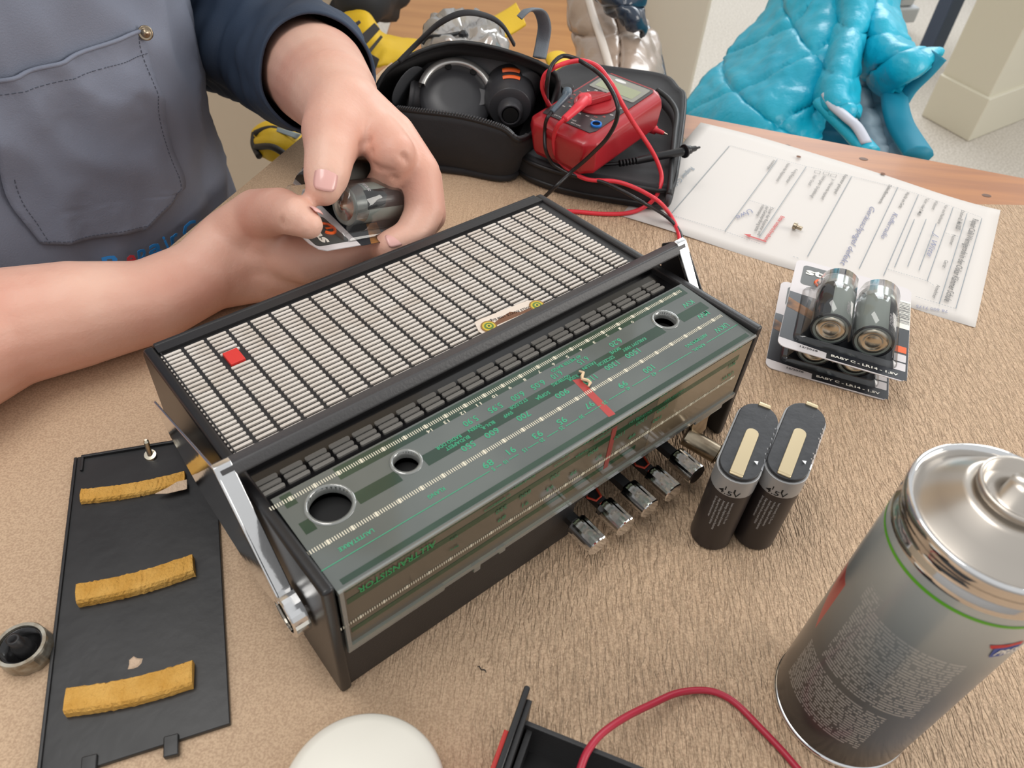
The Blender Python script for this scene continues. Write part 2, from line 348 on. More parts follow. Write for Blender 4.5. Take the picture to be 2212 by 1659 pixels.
# grille
gy0, gy1 = .0925, .187
GN = nrm(V(0,0,1)+.068*Vv); GY = nrm(Vv-V(0,0,.068))
gr = MB().prism([(gy0-.001, topz(gy0)-.006), (gy0-.001, topz(gy0)-.0022), (gy1+.006, topz(gy1)-.0022), (gy1+.006, topz(gy1)-.006)], .006, RW-.006, SF(0)).build('grille_panel', M['black'], radio)
MB().prism([(gy1, topz(gy1)-.002), (gy1, topz(gy1)), (.1935, topz(.1935)), (.1935, topz(.1935)-.002)], .006, RW-.006, SF(0)).build('grille_border', M['black'], radio)
MB().prism([(gy0-.001, topz(gy0)-.002), (gy0-.001, topz(gy0)-.0004), (.1935, topz(.1935)-.0004), (.1935, topz(.1935)-.002)], .0065, .0072, SF(0)).build('grille_border', M['black'], radio)
q = MB(); w_, l_ = .00175, .0110
q.prism(rrect(-l_/2, l_/2, -w_/2, w_/2, .0007, 2), 0, .0011, Fr((0,0,0), U, GY, GN))
_o = q.build('grille_slat', M['cream_slat'], None); slat = _o.data; bpy.data.objects.remove(_o)
NR, NC = 27, 21
rp_ = (gy1-.0035-gy0-.0015)/(NR-1)
redt = [rl(*p, .0815) for p in ((475, 755), (502, 743), (522, 768), (494, 778))]
rxc, ryc = .0352, .160
stuff = MB(); cnt = 0
sv = [np.array(v.co) for v in slat.vertices]; sfc = [tuple(p.vertices) for p in slat.polygons]
for r in range(NR):
    for c in range(NC):
        x = x0g+pitch*c; y = gy0+.0015+rp_*r
        if abs(x-rxc) < .006 and abs(y-ryc) < .0062: continue
        P = RF(x, y, topz(y)-.0022); cnt += 1
        if cnt <= 296: place('grille_slat', slat, P, radio)
        else: stuff.add([v+P for v in sv], sfc)
stuff.build('grille_slat', M['cream_slat'], radio, kind='stuff')
MB().prism([(a, b) for a, b in ((.0322, .1545), (.0406, .1545), (.0406, .1652), (.0322, .1652))], -.0022, .0003, Fr(RF(0,0,topz(.16)), U, Vv, GN)).build('red_tile', mat('red_tile', (212, 52, 46), .4), radio, bevel=.0004)
tag(radio.children[-1], 'red square tile set in the cream grille')
# ---- lens: printed backing, clear cover with three holes, printing
LZ = .0888
m_lens_back = bpy.data.materials.new('green_striped_backing'); m_lens_back.use_nodes = True
nt = m_lens_back.node_tree; P_ = nt.nodes['Principled BSDF']; P_.inputs['Roughness'].default_value = .35
holes = [(.0262, .0400, .0098), (.0668, .0402, .0062), (.2462, .0398, .0066)]
ln = []
def slab(name, x0, x1, y0, y1, z0, z1, m): return MB().box(x0, x1, y0, y1, z0, z1, RF).build(name, m, radio)
m_grey_back = mat('grey_dial_plate', (90, 95, 92), .07, rgb2=(102, 107, 103), cscale=18, coat=.6)
m_green = mat('green_dial_stripe', (34, 58, 44), .07, rgb2=(46, 70, 54), cscale=25, coat=.6)
OUT = [(.0065, .0008), (RW-.0065, .0008), (RW-.0065, .0575), (.0065, .0575)]
plate_holes('dial_plate', OUT, holes, RF, LZ-.0040, LZ, m_grey_back, radio)
def cutstripe(y0, y1):
    xs = [.012]; 
    segs = []
    cur = .010
    for hx, hy, r in sorted(holes):
        if hy+r > y0 and hy-r < y1: segs.append((cur, hx-r-.001)); cur = hx+r+.001
    segs.append((cur, RW-.010)); return segs
gs = MB()
for y0, y1 in ((.0488, .0565), (.0318, .0388), (.0015, .0045)):
    for a, b in cutstripe(y0, y1): gs.box(a, b, y0, y1, LZ, LZ+.00006, RF)
gs.build('green_stripe', m_green, radio)
M['lens'] = clear('clear_acrylic', (222, 238, 228), .04, .05, .06)
M['edge'] = clear('acrylic_edge', (200, 212, 190), .15, .15, .22)
MB().box(.0065, RW-.0065, -.0012, .0008, .0385, .0418, RF).build('acrylic_edge', M['edge'], radio)
MB().tube([RF(.0065, 0, LZ-.0006), RF(RW-.0065, 0, LZ-.0006)], .0011, 8).build('acrylic_edge', M['edge'], radio)
MB().box(.0066, .0085, -.0013, .0006, .0385, LZ, RF).build('acrylic_edge', M['edge'], radio)
for a, b, d in ((.0065, .06, .0035), (.094, .098, .004), (.078, .082, .006), (.245, .27, .005)): MB().box(a, b, -.0008, .0012, .0392-d, .0392, RF).build('acrylic_tab', M['edge'], radio, bevel=.0004)
for hx, hy, r in holes:
    MB().lathe([(r+.0018, LZ+.0001), (r+.0012, LZ+.0007), (r, LZ+.0004), (r-.0001, LZ-.0045)], RF, 32, caps=False).build('hole_collar', M['edge'], radio, smooth=True)
    MB().lathe([(r+.001, LZ-.0095), (r+.001, LZ-.009)], Fr(RF(hx, hy, 0), U, Vv), 24).build('shaft_recess', M['deep'], radio)
for o in [o for o in radio.children if o.name.startswith('hole_collar')]:
    pass
hc = [o for o in radio.children if o.name.startswith('hole_collar')]
for o, (hx, hy, r) in zip(hc, holes): o.location = tuple(U*hx+Vv*hy)
m_fb = mat('front_backing', (92, 84, 72), .08, rgb2=(104, 95, 80), cscale=9, cramp=(.3, .7))
MB().box(.0085, RW-.007, .0004, .0016, .0418, LZ-.0040, RF).build('front_backing', m_fb, radio)
MB().box(.20, RW-.007, .0003, .0005, .0418, LZ-.0040, RF).build('front_backing', mat('front_table_brown', (136, 120, 98), .08, rgb2=(118, 104, 84), cscale=9), radio)  # table brown seen through and reflected in the acrylic, put into the colour
g2 = MB()
for z0, z1, a, b in ((.0745, .0785, .01, .27), (.0845, .0865, .01, .2), (.0502, .0535, .01, .19)): g2.box(a, b, .0002, .0006, z0, z1, RF)
g2.build('green_stripe', mat('green_front_stripe', (46, 72, 50), .1), radio)
zp = LZ+.00008
# pointer
MB().prism([(.1680, .0345), (.1722, .0330), (.1695, .0035), (.1652, .0040)], LZ, LZ+.00007, RF).build('dial_pointer', mat('pointer_red', (176, 62, 58), .4), radio)
MB().box(.1655, .1690, .0001, .0010, .050, LZ-.006, RF).build('dial_pointer', mat('pointer_red_dim', (140, 60, 52), .5), radio)
# printing on the top
T = MB()
def tt(s, x0, y0, x1, y1, h, sh=0., b=.012):
    a = rl(x0, y0, zp); c = rl(x1, y1, zp); ym = (a[1]+c[1])/2
    text(T, s, RF(a[0], ym, zp), RF(c[0], ym, zp), h, -Vv, .00005, sh, b)
NUM = .0036; SM = .0021
for s, x0, y0, x1, y1 in (('6.20',1343,735,1317,746),('6.15',1271,774,1248,784),('6.10',1213,804,1192,816),('6.05',1177,825,1148,838),('6.00',1133,850,1104,862),('5.95',1085,875,1055,888),('5.90',1032,903,1001,917),
    ('1500',1381,756,1352,771),('1300',1336,783,1307,796),('1100',1287,812,1262,828),('900',1227,843,1201,858),('700',1144,892,1117,906),('600',1077,928,1048,943),('550',1026,957,997,971),
    ('100',1412,792,1391,803),('99',1354,827,1336,835),('97',1281,870,1265,881),('95',1223,905,1204,914),('93',1171,935,1151,944),('91',1113,970,1095,977),('89',1065,997,1043,1008),
    ('KW',1497,651,1475,662),('MW',1531,675,1506,686),('UKW',1574,702,1543,715)): tt(s, x0, y0, x1, y1, NUM)
for s, x0, y0, x1, y1 in (('ABSTIMMUNG',1529,724,1480,748),('KANAL',1522,744,1497,758),('KLANG',961,1055,925,1075),('LAUTST\u00c4RKE',807,1145,732,1189),('42',1417,805,1408,811),('40',1361,837,1353,841),('35',1311,868,1302,872),('30',1260,898,1252,903),('25',1218,923,1208,927),
    ('20',1176,949,1166,953),('15',1137,970,1129,975),('10',1096,996,1088,1000),('5',1068,1012,1063,1015),('KARLOVY VARY',1395,731,1345,758),('SKIVE',1339,751,1319,764),('SZCZECIN',1327,771,1290,789),('FALUN',1285,782,1260,798),
    ('49 METER BAND',1254,769,1191,802),('R.DDR',1247,811,1228,822),('G\u00d6TEBORG',1231,812,1192,832),('SOFIJA',1187,847,1158,863),('ST.D.DDR',1139,863,1100,883),('SWF',1107,890,1088,901),('BLN.-R.',1069,912,1039,926),('WIEN',1039,917,1012,932),('BUDAPEST',1014,943,963,971),('RADIO DDR',996,941,942,970)):
    tt(s, x0, y0, x1, y1, SM, 0, .02)
for x0, y0, x1, y1 in ((1594,701,1526,740),(1494,761,1422,802),(1404,812,1366,834),(1350,843,1316,864),(1298,876,1263,897),(1249,905,1222,921),(1205,930,1182,944),(1163,955,1141,968),(1120,981,1100,993),(1083,1003,1072,1010),(1057,1017,690,1238)):
    a, c = rl(x0, y0, zp), rl(x1, y1, zp); ym = (a[1]+c[1])/2; strip(T, RF(a[0], ym, zp), RF(c[0], ym, zp), .0004, Vv, -.00005)
T.build('dial_lettering', M['green_print'], radio, kind='stuff')
K = MB()
def ticks(xa, xb, y, n, w, l, fr_up, base_, lead=0):
    for i in range(n+1):
        x = xa+(xb-xa)*i/n; big_ = (i-lead) % 10 == 0; ww = w*(2.6 if big_ else 1); ll = l*(1.15 if big_ else 1)
        if base_ == 'top': K.box(x-ww/2, x+ww/2, y-ll/2, y+ll/2, zp, zp+.00008, RF)
        else: K.box(x-ww/2, x+ww/2, -.0002, .0002, y-ll/2, y+ll/2, RF)
a, c = rl(583, 1098, zp), rl(1471, 630, zp); ya = (a[1]+c[1])/2; ticks(a[0], c[0], ya, 222, .00045, .0022, None, 'top', 8)
xA = lambda px, py: rl(px, py, zp)[0]
xd0, xd14 = xA(1364, 694), xA(923, 926)
for k in range(15):
    x = xd0+(xd14-xd0)*k/14; yy = ya-.0034; hw = .0008 if k < 10 else .0015
    text(K, str(k), RF(x+hw, yy, zp), RF(x-hw, yy, zp), .0019, -Vv, .00005)
a, c = rl(659, 1199, zp), rl(1558, 682, zp); yb = (a[1]+c[1])/2; ticks(a[0], c[0], yb, 225, .00045, .0022, None, 'top', 9)
a, c = rony(737, 1359, 0), rony(1585, 814, 0); zf = (a[2]+c[2])/2; ticks(a[0], c[0], zf, 220, .0004, .0016, None, 'front', 8)
K.build('scale_marks', M['white_print'], radio, kind='stuff')
F = MB()  # dial print set twice; the reflection in the acrylic is drawn as lettering
def tf(s, x0, y0, x1, y1, h, sh=0., mb=None):
    a = rony(x0, y0, -.0001); c = rony(x1, y1, -.0001); zm = (a[2]+c[2])/2
    text(mb or F, s, RF(a[0], -.0001, zm), RF(c[0], -.0001, zm), h, V(0, 0, -1), .0001, sh, .012)
F2 = MB(); tf('ALLTRANSISTOR', 941, 1169, 774, 1281, .0045, .0, F2); F2.build('dial_lettering', mat('green_print_dark', (40, 150, 88), .5), radio)
for s, x0, y0, x1, y1 in (('MHz',990,1122,972,1131),('kHz',988,1158,973,1167),('MHz',990,1178,971,1190),('BUDAPEST',1102,1071,1055,1095),('RADIO DDR',1091,1077,1045,1104),('KARLOVY VARY',1478,843,1435,866),('SOFIJA',1269,973,1243,986),('ST.D.DDR',1230,986,1196,1009),('BLN.-R.',1156,1025,1130,1045),('WIEN',1132,1040,1108,1058),('G\u00d6TEBORG',1318,933,1284,951),('SZCZECIN',1408,888,1375,905),('FALUN',1384,900,1360,912)): tf(s, x0, y0, x1, y1, .0018)
for s, x0, y0, x1, y1 in (('550',1095,1093,1071,1109),('600',1147,1060,1122,1077),('5.90',1140,1031,1111,1050),('89',1093,1115,1075,1125),('91',1142,1084,1128,1093),('93',1196,1048,1180,1060),('5.95',1192,997,1166,1015),('700',1210,1020,1189,1037),('95',1246,1016,1231,1027),('6.00',1240,970,1214,985),('6.05',1284,943,1260,958),('900',1293,968,1270,983),('97',1300,982,1287,991),('1100',1349,934,1326,947),('6.10',1321,920,1301,932),('99',1373,937,1358,946),('1300',1397,902,1374,917),('100',1428,900,1410,911),('6.15',1382,881,1361,896),('1500',1442,875,1419,890),('6.20',1453,840,1428,854),('KW',1603,748,1584,757),('MW',1588,784,1573,793),('UKW',1584,805,1560,819)): tf(s, x0, y0, x1, y1, .003, .0)
F.build('dial_lettering', mat('green_print_repeat', (44, 120, 84), .5), radio, kind='stuff')
# ---- push buttons with their stems
bz = .019
for i, xx in enumerate((.1475, .1690, .1885, .2085, .2290)):
    bf = Fr(RF(xx, -.0215, bz-.001*(i % 2)), U, (0,0,1), Vv)
    b_ = MB().lathe([(.0062, .0), (.0068, .0006), (.0068, .0175), (.0060, .0185)], bf, 28, mod=lambda i_, j: .9 if 4 < j < 10 else 1).build('push_button', M['chrome'], radio, smooth=False)
    MB().box(-.003, .003, -.0025, .0025, .0184, .042, bf).build('button_stem', M['black'], b_)
    if i in (1, 3): MB().tube([bf(-.004, .003, .03), bf(-.006, .004, .026), bf(-.004, .005, .021), bf(.001, .004, .022), bf(.004, .003, .03)], .0007, 6).build('spring', mat('red_varnish', (176, 60, 40), .4), b_)
# bracket and aerial piece at the right end
mt = M['steel']
br = MB(); br.prism([(0, .052), (.0, .030), (.004, .016), (.012, .012), (.018, .016), (.016, .028), (.022, .034), (.022, .052)], -.0006, .0006, Fr(RF(.2465, .002, 0), Vv*.0+U, (0,0,1), Vv)); br.build('aerial_bracket', mt, radio, bevel=.0003)
ae = MB(); pA = RF(.246, .004, .020); pB = at(1598, 1010, .012); ax = nrm(pB-pA)
ae.tube([pA, pA+ax*.022], .0062, 20); ae.tube([pA+ax*.022, pA+ax*.023], .0066, 20); ae.tube([pA+ax*.023, pA+ax*.0315], .0048, 20); ae.build('aerial_joint', mt, radio, bevel=.0004)
# ---- handle
HX = .0095
def ronx(px, py, c):
    d = ray(px, py); t = (c-(CAMP-A)@U)/(d@U); p = CAMP+d*t-A; return (p@Vv, p[2])
ha, hb, hc_, hr, hf = [ronx(*p, -HX) for p in ((331, 868), (366, 938), (460, 1015), (612, 1330), (577, 1278))]
hdl = []
corner = (hc_[0], min(hc_[1], .108))
print('handle pts', ha, hb, hc_, hr, hf)
for sgn in (0, 1):
    x0, x1 = (-HX, -HX+.0012) if sgn == 0 else (RW+HX-.0012, RW+HX)
    outer = [(corner[0], corner[1]), (ha[0], ha[1]), (hb[0], hb[1]-.002), (hb[0]-.03, hb[1]-.018), (hf[0]+.012, hf[1]-.008), (hf[0], hf[1]-.004), (hr[0]+.004, hr[1]+.004), (hr[0]+.003, hr[1]+.012)]
    if sgn: outer = [(corner[0], corner[1]), (corner[0]+.016, corner[1]-.012), (corner[0]+.012, corner[1]-.03), (hr[0]+.010, hr[1]-.002), (hr[0]+.003, hr[1]+.010)]
    MB().prism(outer, x0, x1, SF(0)).build('handle_cheek', M['chrome'] if sgn == 0 else M['black'], radio, bevel=.0003)
    a0, a1 = ((-HX, -.0012) if sgn == 0 else (RW+.0012, RW+HX))
    n0 = nrm(V(hr[0]-corner[0], hr[1]-corner[1], 0)); nn = V(-n0[1], n0[0], 0); nn = nn if nn[0] < 0 else -nn
    c2 = V(*corner, 0); r2 = V(hr[0]+.003, hr[1]+.006, 0)
    q = [c2+nn*.0003, r2+nn*.0003, r2-nn*.0022, c2-nn*.0022-n0*.002]
    MB().prism([(t[0], t[1]) for t in q], a0, a1, SF(0)).build('handle_arm', M['chrome'], radio, bevel=.0005)
    rf_ = Fr(A+U*(a0+.0002 if sgn == 0 else a0)+Vv*hr[0]+V(0,0,hr[1]), Vv, (0,0,1), U)
    wdt = a1-a0-.0006
    MB().lathe([(.0092, 0), (.0114, 0), (.0119, .0006), (.0119, wdt), (.0092, wdt), (.0086, wdt*.6), (.0086, wdt*.4)], rf_, 32, caps=False).build('handle_ring', M['chrome'], radio, smooth=False)
    MB().lathe([(.0085, .002), (.0085, wdt-.002), (.005, wdt-.001)], rf_, 24).build('pivot_cap', mt, radio, smooth=False)
# crossbar: a broad black bar with a bevelled top
cy, cz = corner
cbp = [(cy-.001, cz-.0005), (cy+.0075, cz-.0050), (cy+.0112, cz-.0120), (cy+.0095, cz-.0150), (cy+.003, cz-.012), (cy-.0045, cz-.0055)]
MB().prism(cbp, -HX+.0012, RW+HX-.0012, SF(0)).build('handle_grip', mat('grained_black', (66, 65, 66), .45, bump=.4, bscale=700, bdist=.0004), radio, bevel=.0012)
# ================================================================== LOOSE THINGS ON THE PAPER
# ---- back cover
P0, P1, P2 = at(165, 995), at(500, 1568), at(490, 1150)
E2 = nrm(P2*0+(at(500, 1568)-at(490, 1150))); E2 = nrm(E2+nrm(at(105, 1659)-at(165, 995))); E1 = V(-E2[1], E2[0], 0)   # e1 to the right, e2 towards the viewer
cw = float((P1-P0)@E1); cl = float((P1-P0)@E2)
cv = thing('battery_cover', 'flat black plastic back cover with three strips of yellow foam', 'cover', P0+E1*cw/2+E2*cl/2)
CF = Fr(P0, E1, -E2)      # local y negative towards the viewer
m_cov = mat('matt_black_plastic', (44, 44, 45), .38, rgb2=(34, 34, 35), cscale=30, bump=.3, bscale=120, bdist=.0005)
ww = cw-.004
MB().prism([(0, -cl-.006), (cw, -cl), (cw-.0015, -.055), (cw-.004, -.0), (.001, 0)], 0, .003, CF).build('cover_panel', m_cov, cv, bevel=.0006)
for x0, x1, y0, y1, h_ in ((.0, .0016, -cl-.004, -.001, .0042), (.004, cw-.004, -.0022, -.0005, .0048), (.004, .0055, -.012, -.001, .0046)): MB().box(x0, x1, y0, y1, .003, h_, CF).build('rim_rib', m_cov, cv, bevel=.0003)
for x0 in (.052, .018): MB().box(x0, x0+.0065, -cl-.0085, -cl+.001, .001, .0045, CF).build('clip_tab', m_cov, cv, bevel=.0006)
m_foam = mat('yellow_foam', (205, 150, 62), .9, bump=1., bscale=650, bdist=.0012, rgb2=(226, 176, 92), cscale=60)
m_foam2 = mat('worn_foam', (212, 186, 160), .9, bump=1., bscale=500, bdist=.001)
def foam(a, b, w, h_, k):
    a, b = at(*a), at(*b); x = nrm(b-a); L_ = np.linalg.norm(b-a); y = V(-x[1], x[0], 0); G = []; nx, nyy = 44, 9; random.seed(k)
    nz = lambda i, j, s: (mnoise.noise(Vector((i*.9+k*7, j*.9, s))))*.0006
    for i in range(nx+1):
        ring = []; u = i/nx; bow = math.sin(u*pi)*.002
        for j, (cy_, cz_) in enumerate(((-.5, 0), (-.5, .7), (-.42, 1), (0, 1.05), (.42, 1), (.5, .7), (.5, 0))):
            ring.append(a+x*(u*L_+nz(i, j, 5))+y*(cy_*w-bow+nz(i, j, 1))+V(0, 0, .003+max(0, cz_*h_+nz(i, j, 2)*(cz_ > .1))))
        G.append(ring)
    mb = MB(); mb.grid(G); n = len(G[0]); t_ = len(mb.v)-n; mb.f.append(tuple(range(n))); mb.f.append(tuple(range(t_, t_+n))[::-1])
    return mb.build('foam_strip', m_foam, cv, smooth=False, recalc=True)
foam((181, 1083), (404, 1043), .0090, .0035, 1); foam((175, 1298), (424, 1232), .0115, .0055, 2); foam((152, 1527), (423, 1466), .0125, .0055, 3)
wf = MB(); c_ = at(374, 1052, .0068); wf.prism([(.0075, -.0030), (.0075, .0040), (.002, .0036), (-.003, .0005), (-.010, -.0024), (-.003, -.0038)], 0, .0006, Fr(c_-V(0,0,.0006), nrm(at(404, 1043)-at(181, 1083)), nrm(V(-(at(404,1043)-at(181,1083))[1], (at(404,1043)-at(181,1083))[0], 0)))); wf.build('worn_patch', m_foam2, cv, bevel=.0003)
sc_ = at(325, 985, .004); MB().lathe([(.0035, 0), (.0035, .001), (.0016, .0012), (.0016, .010), (.0008, .011)], Fr(sc_, V(1,0,0), V(0,.9,.3), nrm(V(-.15, .35, 1))), 16).build('cover_screw', M['nickel'], cv)
MB().lathe([(.0032, .0), (.0022, .0006)], Fr(at(291, 1432, .003), V(1,0,0), V(0,1,0)), 9, mod=lambda i, j: 1+.25*math.sin(j*2.3)).build('glue_spot', m_foam2, cv)
# ---- tuning knob lying upside down
kc = at(66, 1410)
kn_ = thing('tuning_knob', 'loose black and silver fluted knob lying upside down left of the black cover', 'knob', kc)
kf = Fr(kc+V(0,0,.0), V(1,0,0), V(0,1,0), nrm(V(-.03,-.12,1)))
m_alu = mat('knurled_silver', (176, 172, 160), .35, .7, rgb2=(140, 128, 110), cscale=200)
MB().lathe([(.0118, 0), (.0122, .001), (.0120, .0105), (.0114, .0116), (.0098, .0116), (.0096, .010)], kf, 72, caps=False, mod=lambda i, j: 1 if (j//3) % 2 or i > 2 else .975).build('fluted_ring', m_alu, kn_, smooth=False)
MB().lathe([(.0097, .0), (.0097, .0100), (.0088, .0104), (.0084, .004), (0.0001, .0038)], kf, 40, caps=False).build('black_cup', M['black_gloss'], kn_, smooth=True)
MB().lathe([(.0046, .003), (.0042, .011), (.0030, .0125), (.0030, .0185), (.0018, .0188), (.0016, .012), (.0001, .012)], kf, 24, caps=False).build('shaft_sleeve', M['black'], kn_, smooth=True)
# ---- 4.5 V battery packs
def pack(base_px, top_px, lab, order):
    # base_px: px of the left and right base extremes; top_px: near and far tips of the stadium top
    a, b = at(*top_px[0], .0655), at(*top_px[1], .0655); c = (a+b)/2; y = nrm(b-a); x = V(y[1], -y[0], 0); Lh = np.linalg.norm(b-a)/2; r = .0118
    fr = Fr(V(c[0], c[1], 0), x, y); t = thing('battery_pack', lab, 'battery', fr(0, 0), 'flat 4.5 volt battery packs standing right of the radio')
    def st(rr, n=14):
        return [(rr*math.cos(a_), (Lh-r)+rr*math.sin(a_)) for a_ in np.linspace(0, pi, n)]+[(rr*math.cos(a_), -(Lh-r)+rr*math.sin(a_)) for a_ in np.linspace(pi, 2*pi, n)]
    m1 = M['pack_black']
    MB().prism(st(r), .0005, .0515, fr).build('wrapper', m1, t, bevel=.0012)
    MB().prism(st(r+.00012), .0505, .0632, fr).build('silver_band', M['pack_silver'], t, bevel=.0004)
    MB().prism(st(r-.0009), .0628, .0655, fr).build('top_cap', M['cap_black'], t, bevel=.0006)
    def cs(w, y0, y1, n=8): return [(w*math.cos(q), y1-w+w*math.sin(q)) for q in np.linspace(0, pi, n)]+[(-w, y0), (w, y0)]
    MB().prism(cs(.0036, -Lh+.0035, .0080), .0656, .0666, fr).build('contact_tongue', M['brass'], t, bevel=.0003)
    MB().box(-.0036, .0036, -Lh+.0022, -Lh+.0050, .0650, .0664, fr).build('contact_tongue', M['brass'], t, bevel=.0006)
    MB().box(-.0028, .0042, Lh-.0026, Lh+.0002, .0640, .0664, fr).build('contact_clip', M['brass'], t, bevel=.0005)
    L1 = MB(); 
    # lettering on the rounded near end
    def wrap(s, u0, z, h_, w_, vert=False, mb=L1, bold=.01):
        vs, fs, tw = glyphs(s, 0, bold)
        out = []
        for v in vs:
            if vert: uu = u0+(v[1]/.7-.5)*h_; zz = z-v[0]/tw*w_
            else: uu = u0+(v[0]/tw-.5)*w_; zz = z+(v[1]/.7-.5)*h_
            an = -pi/2+uu/r; R2 = r+.00022
            if abs(uu) < r*pi/2: out.append(fr(R2*math.cos(an), -(Lh-r)+R2*math.sin(an), zz))
            else: sg = 1 if uu > 0 else -1; out.append(fr(sg*R2, -(Lh-r)+(abs(uu)-r*pi/2), zz))
        mb.add(out, fs)
    wrap('4.5V', .0005, .0534, .0034, .0118); wrap('-', .0005, .0578, .009, .0055, bold=.06)
    L1.build('voltage_lettering', M['deep'], t)
    L2 = MB(); txt = ['Insert correctly (+/-). Do not', 'recharge. Replace all batteries', 'Avoid mixing new and used batteries', 'Keep away from fire and small children', 'Do not dispose with household waste'][:5]
    for k, (s, ln_) in enumerate(zip(txt, (.019, .022, .0265, .023, .018))): wrap(s, .0045-k*.0023, .0465, .0012, ln_, True, L2, .02)
    L2.build('small_print', mat('grey_print', (170, 168, 166), .6), t)
    # torn foil edge
    tf_ = MB(); rs = random.Random(order)
    for s in range(7):
        y0 = -.012+s*.0042; tf_.add([fr(r-.0001, y0, .0632), fr(r-.0001, y0+.0045, .0632), fr(r-.0010-rs.random()*.0012, y0+.002, .0662)], [(0,1,2)])
    tf_.add([fr(r, -.016, .0632), fr(r, -.009, .0632), fr(r-.006, -.015, .0668)], [(0,1,2)])
    tf_.build('torn_foil', M['foil'], t, solid=.0002)
    pl = MB(); px = V(.0035, Lh-.009, 0)
    pl.box(px[0]-.0018, px[0]+.0018, px[1]-.00015, px[1]+.00015, .0655, .06556, fr); pl.box(px[0]-.00015, px[0]+.00015, px[1]-.0018, px[1]+.0018, .0655, .06556, fr); pl.build('plus_mark', M['grey_mark'], t)
M['pack_black'] = mat('pack_black', (44, 38, 38), .38); M['pack_silver'] = mat('pack_silver', (168, 168, 168), .35, .35); M['cap_black'] = mat('cap_black', (40, 41, 44), .42, rgb2=(52, 53, 56), cscale=90, bump=.3, bscale=300, bdist=.0004)
M['brass'] = mat('brass_contact', (214, 196, 160), .3, .9); M['foil'] = mat('torn_foil', (222, 224, 228), .3, .6); M['grey_mark'] = mat('grey_mark', (84, 84, 86), .5)
pack(None, ((1586, 1034), (1650, 873)), 'black 4.5 volt battery pack with brass tongue, nearer the radio', 1)
pack(None, ((1690, 1034), (1752, 872)), 'black 4.5 volt battery pack with brass tongue, on the side of the spray can', 2)
